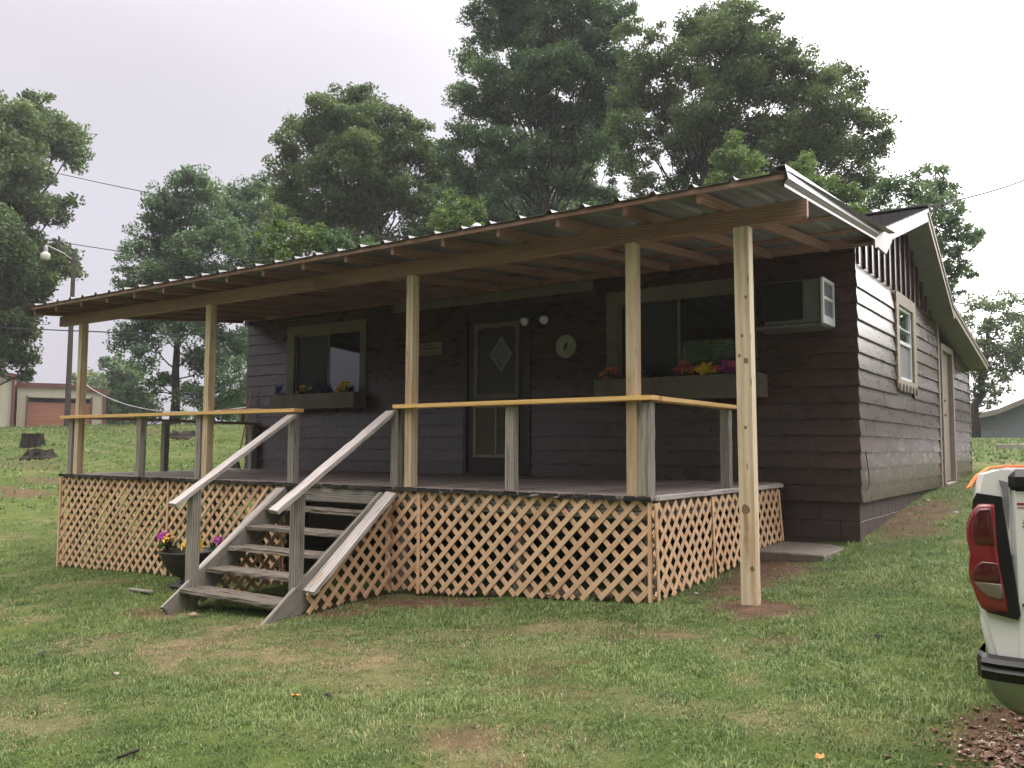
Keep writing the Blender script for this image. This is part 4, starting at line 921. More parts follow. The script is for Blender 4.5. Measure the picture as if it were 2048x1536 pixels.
edge_trim([(X0-.09, .038), (X0, .046), (X0+.024, -.058), (X0+.022, -.060), (X0-.004, -.092), (X0-.004, -.112), (X0-.007, -.112), (X0-.007, -.09), (X0+.017, -.057), (X0-.003, .041), (X0-.09, .034)], 'edge_flashing')
X0 = -12.30
edge_trim([(X0+.07, .036), (X0-.10, .020), (X0-.13, -.04), (X0-.11, -.10), (X0-.106, -.10), (X0-.125, -.04), (X0-.096, .016), (X0+.07, .032)], 'edge_flashing')

# ------------------------------------------------------------------ small things round the porch
p = (-8.50, 5.92, gz(-8.5, 5.92)); r_ = root('flower_pot', p, 'black footed urn standing beside the left stair post', 'flower pot')
mb = MB(); V, F = lathe([(.20, 0), (.20, .02), (.10, .05), (.09, .09), (.19, .14), (.27, .24), (.30, .34), (.33, .37), (.335, .385), (.29, .385), (.28, .33)], 24, *p); mb.add(V, F); mb.obj('urn', M['pot'], r_, True)
pz = p[2]+.395
for x, y, cols, n, s, lab, sp in ((-8.74, 5.80, ['purple', 'yellow'], 9, .07, 'purple and yellow flowers on the left side of the black urn', .12), (-8.31, 5.82, ['yellow'], 18, .075, 'bright yellow flowers crowding the right side of the black urn', .13), (-8.12, 5.98, ['purple'], 5, .055, 'purple flowers at the right rim of the black urn by the stringer', .07)):
    bunch((x, y, pz), sp, cols, n, s, lab, 'flowers', int(x*97), 18)
beam0 = prop(beam('garden_stake', (-8.95, 5.50, gz(-8.95, 5.5)+.02), (-8.45, 5.45, gz(-8.5, 5.4)+.03), .05, .02, M['grey']), 'short piece of grey wood lying in the grass before the black urn', 'wood piece')
r_ = root('broom', (-12.02, 9.30, -.02), 'thin wooden broom leaning head down against the left corner of the brown house', 'broom')
mb = MB(); mb.tube([(-11.90, 9.40, 1.31), (-12.06, 9.27, .16)], .013, 8); mb.obj('handle', M['pine'], r_)
V, F = prism([(-.02, .17), (-.05, .12), (-.12, 0), (.11, 0), (.05, .12), (.02, .17)][::-1], ((-12.08, 9.26, 0.0), (1, 0, 0), (0, 0, 1), (0, -1, 0)), .04); mb = MB(); mb.add(V, F); mb.obj('bristles', M['darkmetal'], r_)
prop(beam('loose_board', (-8.55, YF+.10, ZC+.029), (-7.90, YF+.13, ZC+.027), .09, .018, M['rafter']), 'short reddish board lying on the left rail cap', 'board')
prop(abox('concrete_step', -3.01, -2.30, 8.36, 9.42, -.86, -.625, M['concrete'], None, c=.012), 'low concrete step pad at the foot of the brown wall corner', 'step')
# bits on the lawn
def leaf_bit(px, py, s, mat, lab, cat, name):
    p = gp(px, py); rr = random.Random(px); n = 8
    V = [(0, 0, .012)]+[(s*math.cos(6.283*k/n)*rr.uniform(.45, 1), s*math.sin(6.283*k/n)*rr.uniform(.3, .7), rr.uniform(.0, .025)) for k in range(n)]; F = [[0, 1+k, 1+(k+1) % n] for k in range(n)]
    V2 = [(a, b_, c-.003) for a, b_, c in V]; F2 = [[f[0]+n+1, f[2]+n+1, f[1]+n+1] for f in F]
    return prop(link(name, mk(name, V+V2, F+F2), Matrix.Translation((p[0], p[1], p[2]+.025)), None, M[mat]), lab, cat)
leaf_bit(590, 1403, .045, 'orange', 'fallen orange leaf in the middle of the front lawn', 'leaf', 'fallen_leaf'); leaf_bit(655, 1403, .04, 'ink', 'dark shrivelled leaf right of the orange leaf on the lawn', 'leaf', 'fallen_leaf')
leaf_bit(82, 1315, .06, 'ink', 'dark curled leaf on the left of the lawn', 'leaf', 'fallen_leaf'); leaf_bit(232, 1356, .035, 'cream', 'pale scrap on the left half of the lawn', 'litter', 'pale_scrap')
leaf_bit(1757, 1283, .035, 'ink', 'black leaf on the grass right of the soil-set post', 'leaf', 'fallen_leaf'); leaf_bit(1640, 1530, .022, 'orange', 'orange leaf at the very bottom of the lawn', 'leaf', 'fallen_leaf')
for q, (px, py, s) in enumerate(((345, 1218, .09), (330, 1224, .08), (405, 1218, .07), (385, 1235, .06), (365, 1212, .06))):
    o = leaf_bit(px, py, s, 'rock', 'dead brown leaf in the little heap at the foot of the stairs', 'leaf', 'fallen_leaf'); o['group'] = 'dead leaves before the stairs'
a, b_ = gp(238, 1528), gp(276, 1512); prop(beam('stick', (a[0], a[1], a[2]+.03), (b_[0], b_[1], b_[2]+.03), .014, .012, M['stump'], rough=.003), 'short dark stick on the lawn at the bottom left', 'stick')
# gravel under the truck
gn = 1500; gc = gp(2035, 1500); xs = RNG.normal(gc[0]+.08, .16, gn); ys = RNG.normal(gc[1], .17, gn); zs = ground(xs, ys); V = []; F = []
bV, bF = rock(0, 0, 1, 99); bV = np.array(bV); bF4 = [f for f in bF if len(f) == 4]; allV = []; allF = []
for i in range(gn):
    s = .004+.014*RNG.random()**3; a = RNG.uniform(0, 6.28); c_, s_ = math.cos(a), math.sin(a); v = bV*s*RNG.uniform(.6, 1.3, 3); allV.append(np.stack([v[:, 0]*c_-v[:, 1]*s_+xs[i], v[:, 0]*s_+v[:, 1]*c_+ys[i], v[:, 2]+zs[i]+.006], 1)); allF.append(np.array(bF4)+i*len(bV))
m_, t_, b0 = mat_new('gravel', .9, .2); b_v = N(t_, 'ShaderNodeTexCoord'); t_.links.new(ramp(t_, noise(t_, b_v.outputs['Object'], 35, 2), [(.3, (.06, .035, .025)), (.48, (.15, .085, .06)), (.6, (.26, .18, .14)), (.72, (.55, .52, .47))]), b0.inputs['Base Color'])
prop(link('gravel', fast_mesh('gravel', np.concatenate(allV), np.concatenate(allF)), Matrix(), None, m_), 'reddish gravel and dirt at the edge of the drive', 'gravel', kind='stuff')

# ------------------------------------------------------------------ pickup truck
PW = speck('white_truck_paint', (.66, .66, .66), (.70, .70, .70), .16, 3, .5, 0, 0); PW.node_tree.nodes['Principled BSDF'].inputs['Coat Weight'].default_value = .5
BLK = speck('black_plastic', (.008, .008, .009), (.016, .016, .017), .4, 20, .3); CHR = speck('dull_chrome', (.24, .25, .25), (.33, .34, .33), .32, 3, .5, .95, 0)
def lens(name, c, rough=.08):
    m, t, b = mat_new(name, rough, .6, 0, c); b.inputs['Coat Weight'].default_value = .6; return m
RED = lens('red_lens', (.17, .008, .016)); DRED = lens('dark_red_lens', (.06, .006, .010)); CLR = lens('clear_lens', (.13, .105, .085)); TYR = speck('tyre_rubber', (.015, .015, .015), (.03, .03, .03), .8, 30); RIM = speck('wheel_rim', (.4, .4, .4), (.5, .5, .5), .3, 5, .5, .8)
PST = mat_new('pinstripe', .3, .5, 0, (.30, .02, .05))[0]; STR = speck('orange_strap', (.75, .14, .03), (.85, .22, .06), .6, 30)
TX, TY = -.345, 2.75                                     # left rear corner of the bed
WT = 1.95; TZ = gz(.3, 4.0)
tk = root('pickup_truck', (TX+WT/2, TY+2.6, TZ+.1), 'scraped white pickup truck with red tail light at the right edge', 'pickup truck')
# bed side: outer profile (x outwards from the flank, z), swept forward
prof = [(.05, .305), (.012, .292), (.0, .24), (-.008, .1), (-.004, -.05), (.012, -.12), (.03, -.2), (.05, -.27), (.06, -.30)]
def flank(side, y0, y1):
    V = []; F = []; n = len(prof); ys = [y0, y0+.03, (y0+y1)/2, y1]
    for q, y in enumerate(ys):
        ins = .03 if q == 0 else 0
        for a, z in prof: V.append((TX+a+ins*.6 if side < 0 else TX+WT-a-ins*.6, y, z))
        for a, z in prof[::-1]: V.append((TX+max(a, 0)+.09 if side < 0 else TX+WT-max(a, 0)-.09, y, z))
    m2 = 2*n
    for q in range(len(ys)-1):
        for j in range(m2): a, b_ = q*m2+j, q*m2+(j+1) % m2; F.append([a, b_, b_+m2, a+m2] if side > 0 else [a, a+m2, b_+m2, b_])
    F.append(list(range(m2))); F.append([(len(ys)-1)*m2+j for j in range(m2)][::-1])
    mb = MB(); mb.add(V, F); return mb.obj('bed_side', PW, tk, False)
flank(-1, TY, TY+2.0); flank(1, TY, TY+2.0)
abox('bed_floor', TX+.11, TX+WT-.11, TY+.05, TY+1.98, -.22, -.16, BLK, tk); abox('bed_front', TX+.11, TX+WT-.11, TY+1.9, TY+1.98, -.15, .29, PW, tk)
tg = abox('tailgate', TX+.092, TX+WT-.092, TY-.005, TY+.06, -.215, .285, PW, tk, c=.012)
abox('tailgate_top', TX+.086, TX+WT-.086, TY-.018, TY+.065, .240, .308, BLK, tg, c=.025); abox('tailgate_step', TX+.112, TX+WT-.112, TY-.012, TY-.004, -.06, -.053, BLK, tg)
abox('pinstripe', TX+.108, TX+WT-.108, TY-.0068, TY-.0042, .211, .217, PST, tg, c=.0005); abox('pinstripe', TX+.108, TX+WT-.108, TY-.0068, TY-.0042, .203, .205, PST, tg, c=.0005)
rr = random.Random(8)
for (x0_, z0_, z1_, w_) in ((.122, .13, .17, .006), (.128, -.02, .09, .007), (.14, -.035, .06, .005), (.13, -.14, -.10, .005)):
    z = z0_; n = 0
    while z < z1_:
        h_ = rr.uniform(.004, .016); x_ = TX+x0_+rr.uniform(-.004, .006); V, F = prism([(x_, z), (x_+w_*rr.uniform(.4, 1.3), z+h_*.2), (x_+w_*rr.uniform(.3, .9), z+h_)], ((0, TY-.0052, 0), (1, 0, 0), (0, 0, 1), (0, -1, 0)), .0012)
        mb = MB(); mb.add(V, F); n += 1; mb.obj('scrape', BLK, tg); z += h_*rr.uniform(.7, 1.6)
mb = MB(); mb.prism([(TX+.066, .278), (TX+.088, .272), (TX+.090, .20), (TX+.086, .14), (TX+.080, .2), (TX+.073, .25)], ((0, TY-.004, 0), (1, 0, 0), (0, 0, 1), (0, -1, 0)), .003); mb.obj('scuff', M['acgrey'], tk)
# tail lights: silhouettes in (x from the flank, z)
def tail_light(side):
    S = lambda a: TX+a if side < 0 else TX+WT-a
    def plate(out, y0, t, mat, name, par, bulge=0.0):
        o = [(S(a), b_) for a, b_ in out]
        if side > 0: o = o[::-1]
        V, F = prism(o, ((0, y0, 0), (1, 0, 0), (0, 0, 1), (0, -1, 0)), t); mb = MB(); mb.add(V, F); return mb.obj(name, mat, par)
    base = plate([(.028, -.085), (.10, -.098), (.108, -.085), (.088, .09), (.072, .232), (.012, .24), (.002, .22), (-.004, .15), (-.002, .05), (.012, -.05)], TY+.02, .035, BLK, 'tail_light', tk)
    oc = [(-.006, .0), ]
    def dome(out, y0, t, mat, name):
        """Lens with a rounded front: rings shrinking forwards, bulging round the flank."""
        cx_ = sum(a for a, _ in out)/len(out); cz_ = sum(b_ for _, b_ in out)/len(out); V = []; n = len(out)
        for f, d in ((1, 0), (.985, t*.55), (.93, t*.9), (.80, t)): V += [(S(cx_+(a-cx_)*f), y0-d, cz_+(b_-cz_)*f) for a, b_ in out]
        F = []
        for q in range(3):
            for j in range(n): a, b_ = q*n+j, q*n+(j+1) % n; F.append([a, b_, b_+n, a+n] if side < 0 else [b_, a, a+n, b_+n])
        F.append([3*n+j for j in range(n)] if side < 0 else [3*n+j for j in range(n)][::-1]); mb = MB(); mb.add(V, F); return mb.obj(name, mat, base, True)
    full = [(.055, .214), (.016, .213), (.002, .198), (-.010, .172), (-.017, .142), (-.017, .112), (-.012, .088), (-.010, .07), (-.013, .05), (-.015, .02), (-.012, -.004), (-.003, -.028), (.004, -.055), (.014, -.076), (.03, -.086), (.082, -.083), (.074, -.03), (.064, .04), (.058, .12)]
    dome(full, TY-.006, .018, RED, 'red_lens')
    dome([(.048, .200), (.018, .198), (.006, .18), (.0, .15), (.0, .12), (.006, .10), (.052, .10)], TY-.0225, .006, DRED, 'brake_lens')
    dome([(.060, .052), (.022, .054), (.006, .042), (-.002, .022), (-.004, .002), (.064, .001)], TY-.0225, .006, DRED, 'indicator_lens')
    dome([(.0, -.003), (.066, -.004), (.070, -.045), (.052, -.045), (.032, -.040), (.014, -.026)], TY-.0225, .006, CLR, 'reverse_lens')
    return base
tail_light(-1); tail_light(1)
# bumper
rows = [(.010, -.245), (.0, -.262), (.012, -.30), (.034, -.335), (.062, -.352), (.12, -.357)]
def bumper():
    V = []; F = []
    xs = [0.0, .03, .12, WT/2, WT-.12, WT-.03, WT]; n = len(rows)
    for x_ in xs:
        e = {0.0: .09, .03: .015, WT: .09, WT-.03: .015}.get(x_, 0)
        for ins, z in rows:
            t = (x_/WT); xx = x_+ins*(1-2*t) if x_ not in (WT/2,) else x_
            V.append((TX+xx, TY-.03+e+ins*.25, z))
    for q in range(len(xs)-1):
        for j in range(n-1): a = q*n+j; F.append([a, a+1, a+n+1, a+n])
    mb = MB(); mb.add(V, F); return mb.obj('bumper', CHR, tk, True)
bu = bumper()
mb = MB(); pad = [(.0, -.208), (.04, -.200), (.075, -.204), (.088, -.215), (.080, -.226), (.090, -.236), (.075, -.262), (.02, -.266)]
xs = [(-.002, .14), (-.002, .035), (.012, .004), (.05, -.008), (WT/2, -.02), (WT-.05, -.008), (WT-.012, .004), (WT+.002, .035), (WT+.002, .14)]; V = []; F = []; n = len(pad)
for x_, dy in xs: V += [(TX+x_, TY+.045-b_+dy, z) for b_, z in pad]
for q in range(len(xs)-1):
    for j in range(n): a, b_ = q*n+j, q*n+(j+1) % n; F.append([a, b_, b_+n, a+n])
F += [list(range(n))[::-1], [(len(xs)-1)*n+j for j in range(n)]]; mb.add(V, F); mb.obj('bumper_pad', BLK, bu)
# filler panel below the lamp, dented
V = []; F = []; cols_ = [(.0, .10), (.0, .02), (.02, .0), (.06, -.002), (.085, .004), (.11, .012)]; rws = [-.085, -.11, -.14, -.17, -.185, -.20, -.225]; ins = [.010, .006, .010, .018, .022, .026, .032]
for q, z in enumerate(rws):
    for x_, dy in cols_:
        dent = .022*math.exp(-((x_-.10)/.035)**2-((z+.168)/.022)**2); V.append((TX+x_+ins[q]*.8, TY+.012+dy+dent, z))
nc = len(cols_)
for q in range(len(rws)-1):
    for j in range(nc-1): a = q*nc+j; F.append([a, a+nc, a+nc+1, a+1])
mb = MB(); mb.add(V, F); mb.obj('corner_panel', PW, tk, True)
abox('rear_frame', TX+.12, TX+WT-.12, TY+.02, TY+.12, -.36, -.20, BLK, tk)
def wheel(x, y):
    mb = MB(); RYm = Matrix.Translation((x, y, TZ+.38)) @ Matrix.Rotation(math.pi/2, 4, 'Y'); V, F = lathe([(.20, -.12), (.34, -.12), (.375, -.09), (.38, 0), (.375, .09), (.34, .12), (.20, .12)], 28); mb.add(V, F, RYm); w = mb.obj('wheel', TYR, tk, True)
    mb = MB(); V, F = lathe([(.19, -.122), (.2, -.126), (.16, -.10), (.05, -.10), (.05, -.12), (.02, -.125)], 20); mb.add(V, F, RYm); V, F = lathe([(.02, .125), (.05, .12), (.05, .10), (.16, .10), (.2, .126), (.19, .122)], 20); mb.add(V, F, RYm); mb.obj('rim', RIM, w, True)
for x in (TX+.22, TX+WT-.22):
    for y in (TY+1.15, TY+4.65): wheel(x, y)
# cab and nose
V, F = prism([(TY+2.05, -.45), (TY+5.55, -.5), (TY+5.6, .15), (TY+5.45, .28), (TY+4.2, .36), (TY+3.55, .86), (TY+3.2, .92), (TY+2.3, .92), (TY+2.08, .82), (TY+2.05, .3)], ((TX+.03, 0, 0), (0, 1, 0), (0, 0, 1), (1, 0, 0)), WT-.06); mb = MB(); mb.add(V, F); cb = mb.obj('cab', PW, tk)
for x_, sg in ((TX+.022, 1), (TX+WT-.028, 1)):
    mb = MB(); mb.prism([(TY+2.3, .40), (TY+3.95, .40), (TY+3.5, .80), (TY+2.35, .82)], ((x_, 0, 0), (0, 1, 0), (0, 0, 1), (1, 0, 0)), .006); mb.obj('side_glass', BLK, cb)
mb = MB(); mb.prism([(TX+.3, .42), (TX+WT-.3, .42), (TX+WT-.36, .80), (TX+.36, .80)], ((0, TY+2.046, 0), (1, 0, 0), (0, 0, 1), (0, -1, 0)), .006); mb.obj('rear_glass', BLK, cb)
mb = MB(); pts = [(TX-.012, TY+.02, .252), (TX+.004, TY+.05, .285), (TX+.03, TY+.1, .309), (TX+.07, TY+.12, .314), (TX+.11, TY+.16, .313), (TX+.2, TY+.25, .312)]
for p_, q_ in zip(pts[:-1], pts[1:]): mb.bar(p_, q_, .018, .004, up=(-.4, 0, 1))
prop(mb.obj('tie_strap', STR), 'bright orange strap lying over the white truck bed rail', 'strap')

# ------------------------------------------------------------------ far buildings
def dirv(az): a = math.radians(az); return np.array([math.sin(a), math.cos(a)])
# metal garage, far left
def garage():
    D = 66.0; c = dirv(-62.5)*D; n = -dirv(-62.5); u = np.array([-n[1], n[0]]); z0 = 1.35
    u = -u if u @ np.array([1, 0]) < 0 else u
    fr = lambda out=0.0, a=0.0: (c[0]+n[0]*out+u[0]*a, c[1]+n[1]*out+u[1]*a, z0)
    g = root('metal_garage', fr(), 'beige metal garage with red brown trim and wide red roller door, far left', 'garage')
    F0 = lambda out: (fr(out), (u[0], u[1], 0), (0, 0, 1), (n[0], n[1], 0))
    px = lambda az: D*math.tan(math.radians(az+62.5))
    def pz(e, D_=D): return .36+e*D_-z0
    x0, x1 = px(-64.75), px(-60.2); xp = px(-62.2); ze, zp = pz(.0565), pz(.0605); d0, d1 = px(-64.2), px(-60.95); zd = pz(.049)
    mb = MB()
    for o in ([(x0, -1), (d0, -1), (d0, zd), (x0, zd)], [(d1, -1), (x1, -1), (x1, zd), (d1, zd)], [(x0, zd+.001), (x1, zd+.001), (x1, ze), (xp, zp), (x0, ze+.25)]): mb.prism(o, F0(-12), 12)
    mb.obj('wall', M['beige'], g); k = x0+.15
    rib = None
    while k < x1:
        zt_ = ze+(zp-ze)*max(0, 1-abs(k-xp)/(x1-xp))-.1; zb_ = zd+.02 if d0-.05 < k < d1+.05 else -1
        mb = MB(); mb.prism([(k, zb_), (k+.07, zb_), (k+.07, zt_), (k, zt_)], F0(.001), .03); mb.obj('wall_rib', M['beige'], g); k += .46
    mb = MB(); mb.prism([(d0, -1), (d1, -1), (d1, zd-.32), (d0, zd-.32)], F0(-.25), .05); dr = mb.obj('roller_door', M['reddoor'], g)
    for q in range(9): mb = MB(); mb.prism([(d0, -.2+q*.3), (d1, -.2+q*.3), (d1, -.17+q*.3), (d0, -.17+q*.3)], F0(-.205), .02); mb.obj('door_slat', M['reddoor'], dr)
    mb = MB(); mb.prism([(d0, zd-.32), (d1, zd-.32), (d1, zd), (d0, zd)], F0(-.4), .05); mb.obj('door_head', M['black'], g)
    for o, nm in (([(x0-.1, ze+.12), (xp, zp-.08), (xp, zp+.18), (x0-.1, ze+.42)], 'roof_trim'), ([(xp+.001, zp-.08), (x1+.5, ze-.25), (x1+.5, ze+.06), (xp+.001, zp+.18)], 'roof_trim'), ([(x1-.12, -1), (x1+.12, -1), (x1+.12, ze-.08), (x1-.12, ze-.08)], 'corner_trim'), ([(d0-.1, -1), (d0, -1), (d0, zd+.1), (d0-.1, zd+.1)], 'door_trim'), ([(d1, -1), (d1+.12, -1), (d1+.12, zd+.1), (d1, zd+.1)], 'door_trim')):
        mb = MB(); mb.prism(o, F0(.02), .12); mb.obj(nm, M['redtrim'], g)
    V, F = prism([(x0, ze+.4), (xp, zp+.16), (x1+.5, ze+.05), (x1+.5, ze+.10), (xp, zp+.22), (x0, ze+.46)], F0(-12.5), 12.6); mb = MB(); mb.add(V, F); mb.obj('roof', M['redtrim'], g)
    x2 = px(-70); zt2 = pz(.0665); w = root('metal_hall', fr(1.0, x0-3), 'taller beige metal hall wing at the left picture edge beside the garage', 'shed')
    mb = MB(); mb.prism([(x2, -1), (x0-.15, -1), (x0-.15, zt2), (x2, zt2+1.0)], F0(-9), 10.0); mb.obj('wall', M['beige'], w)
    k = x2+.1
    while k < x0-.3: mb = MB(); mb.prism([(k, -1), (k+.08, -1), (k+.08, zt2-.05), (k, zt2-.05)], F0(1.001), .03); mb.obj('wall_rib', M['beige'], w); k += .5
    mb = MB(); mb.prism([(x0-.30, -1), (x0-.10, -1), (x0-.10, zt2+.1), (x0-.30, zt2+.1)], F0(1.04), .1); mb.obj('corner_trim', M['redtrim'], w)
    mb = MB(); mb.prism([(x2, zt2+1.0), (x0+.1, zt2), (x0+.1, zt2+.25), (x2, zt2+1.25)], F0(-9.2), 10.4); mb.obj('roof', M['redtrim'], w)
garage()
def bluehouse():
    D = 52.0; z0 = .5; y = D; g = root('blue_house', (-4.5, D+4, z0), 'pale blue grey clapboard house behind the rise at the right edge', 'house')
    P = lambda px, py: ony(px, py, D)
    a = P(1941, 838); b_ = P(1997, 825); c = P(2048, 804)
    x0, x1 = a[0]-.15, a[0]+9.0; sl = (c[2]-b_[2])/(c[0]-b_[0]); xm = b_[0]
    def top(x): return a[2]+(b_[2]-a[2])*(x-a[0])/(xm-a[0]) if x < xm else b_[2]+sl*(min(x, xm+4.2)-xm)-sl*max(0, x-xm-4.2)
    fr = lambda o: ((0, D-o, 0), (1, 0, 0), (0, 0, 1), (0, -1, 0))
    xs = [x0, xm, xm+4.2, x1]; mb = MB(); mb.prism([(x0, -.3), (x1, -.3)]+[(x, top(x)-.1) for x in xs[::-1]], fr(-8), 8); mb.obj('wall', M['bluesid'], g)
    d0, d1 = P(1957, 860)[0], P(1997, 860)[0]; zd = P(1980, 856)[2]; z = .3
    while z < top(xm+4.2):
        xa = x0
        while xa < x1 and top(xa) < z+.25: xa += .1
        for s0, s1 in (((xa, d0-.12), (d1+.12, x1)) if z < zd else ((xa, x1),)):
            if s1-s0 > .1: mb = MB(); mb.prism([(s0, z), (s1, z), (s1, z+.19), (s0, z+.19)], fr(.001), .02); mb.obj('siding_board', M['bluesid'], g)
        z += .2
    mb = MB(); mb.prism([(d0, -.2), (d1, -.2), (d1, zd), (d0, zd)], fr(.002), .03); dr = mb.obj('garage_door', M['bluesid'], g)
    for q in range(3): mb = MB(); mb.prism([(d0+.02, .62+q*.42), (d1-.02, .62+q*.42), (d1-.02, .66+q*.42), (d0+.02, .66+q*.42)], fr(.033), .01); mb.obj('door_panel_joint', M['acgrey'], dr)
    for o in ([(d0-.1, -.2), (d0, -.2), (d0, zd), (d0-.1, zd)], [(d1, -.2), (d1+.1, -.2), (d1+.1, zd), (d1, zd)], [(d0-.1, zd+.001), (d1+.1, zd+.001), (d1+.1, zd+.09), (d0-.1, zd+.09)]): mb = MB(); mb.prism(o, fr(.024), .02); mb.obj('door_trim', M['white'], dr)
    V, F = prism([(x0-.25, top(x0)-.05)]+[(x, top(x)+.02) for x in xs[1:]]+[(x, top(x)+.16) for x in xs[1:][::-1]]+[(x0-.25, top(x0)+.08)], fr(-8.3), 8.7); mb = MB(); mb.add(V, F); mb.obj('roof', M['soffit'], g)
    mb = MB()
    for p_, q_ in zip(xs[:-1], xs[1:]): mb.prism([(p_-(.25 if p_ == x0 else 0), top(p_)-.12), (q_, top(q_)-.12), (q_, top(q_)+.17), (p_-(.25 if p_ == x0 else 0), top(p_)+.1)], fr(.42), .04)
    mb.obj('rake_board', M['white'], g)
bluehouse()
p, q = onr(1993, 912, 26), onr(2075, 914, 26); prop(beam('landscape_timber', (p[0], p[1], gz(p[0], p[1])+.07), (q[0], q[1], gz(q[0], q[1])+.07), .15, .15, M['grey'], rough=.008), 'old grey landscape timber lying on the rise above the truck', 'timber')

# stumps and root mound
def stump(px, py, r, h, rad, flare, lab, seed, jag=.3):
    d = ray(px, py); d = d[:2]/np.hypot(*d[:2]); x, y = d*r; z = gz(x, y); rr = random.Random(seed); n = 18; V = []; F = []
    for f, k in ((-.8, flare*1.15), (0, flare), (.2, 1+(flare-1)*.45), (.6, 1+(flare-1)*.15), (1, .95)):
        for i in range(n):
            a = 2*math.pi*i/n; w = 1+.10*math.sin(a*5+seed)*(1.4-f)+rr.uniform(-.05, .05); zz = f*h*(1+(rr.uniform(-jag, jag*.4) if f == 1 else 0)); V.append((math.cos(a)*rad*k*w, math.sin(a)*rad*k*w, zz))
    for q in range(4):
        for i in range(n): F.append([q*n+i, q*n+(i+1) % n, (q+1)*n+(i+1) % n, (q+1)*n+i])
    V.append((0, 0, h*(.8-jag*.4))); F += [[4*n+i, 4*n+(i+1) % n, 5*n] for i in range(n)]
    return prop(link('tree_stump', mk('tree_stump', V, F), Matrix.Translation((x, y, z)), None, M['stump']), lab, 'tree stump')
stump(66, 860, 33, .46, .33, 1.15, 'upright dark tree stump on the slope in front of the red garage door', 1, .08)
stump(80, 876, 30, .26, .36, 1.5, 'low burnt stump lying just before the upright stump', 2, .35); stump(204, 897, 23, .30, .38, 1.55, 'broad low mossy stump seen beside the left porch post', 3, .3)
stump(365, 864, 34, .24, .42, 1.6, 'low heap of dark roots seen through the left porch railing', 4, .5)

# ------------------------------------------------------------------ yard light, wires
d = dirv(-62.15)*42; z = gz(*d); r_ = root('yard_light_pole', (d[0], d[1], z), 'dark wooden pole carrying a white security lamp on an arm at the left', 'light pole')
zt_ = .36+.2*42; mb = MB(); mb.tube([(d[0], d[1], z-.2), (d[0], d[1], zt_)], [.13, .085], 10); mb.obj('pole', M['polewood'], r_)
l = dirv(-63.65)*42; zl_ = .36+.193*42
mb = MB(); mb.tube([(d[0], d[1], zt_-.35), (d[0]*.65+l[0]*.35, d[1]*.65+l[1]*.35, zt_-.05), (l[0], l[1], zl_+.55)], .025, 6); mb.obj('lamp_arm', M['vent'], r_)
mb = MB(); V, F = lathe([(.06, .62), (.09, .55), (.10, .36), (.16, .30)], 12, l[0], l[1], zl_-.12); mb.add(V, F); lh = mb.obj('lamp_head', M['vent'], r_)
mb = MB(); V, F = lathe([(.18, .29), (.20, .25), (.19, .06), (.15, .0)], 14, l[0], l[1], zl_-.12); mb.add(V, F); mb.obj('lamp_cover', M['lampglass'], lh, True)
def wire(name, a, b_, sag, rad, mat, lab, n=14):
    a, b_ = np.array(a, float), np.array(b_, float); pts = [a+(b_-a)*t-np.array([0, 0, sag*4*t*(1-t)]) for t in np.linspace(0, 1, n)]
    mb = MB(); mb.tube(pts, rad, 4); return prop(mb.obj(name, mat), lab, 'wire')
hs = (-12.3, 12.0, 3.4)
wire('power_line', onr(-500, 180, 60), onr(850, 490, 22), .5, .018, M['wire'], 'uppermost thin power line crossing the sky at the left')
wire('power_line', onr(-500, 350, 60), onr(560, 548, 24), .4, .018, M['wire'], 'second power line running to the porch roof at the left')
wire('power_line', onr(-500, 612, 50), onr(640, 675, 20), .25, .022, M['wire'], 'thick lower cable passing behind the left porch posts')
wire('guy_wire', onr(163, 763, 40), onr(510, 812, 18), .55, .016, M['wirepale'], 'pale slack wire sagging across the yard behind the porch railing')
wire('drop_wire', onr(390, 660, 34), onr(388, 848, 34), .0, .011, M['wire'], 'pale vertical wire hanging before the tree behind the porch')
wire('service_drop', (XR-.1, 12.1, 3.50), onr(2300, 215, 20), .3, .014, M['wire'], 'dark service cable rising from the roof peak to the upper right')
wire('service_drop', (XC+.06, 13.5, 2.56), onr(2400, 640, 24), .25, .010, M['wire'], 'thin cable running from under the right eave past the pale tree')

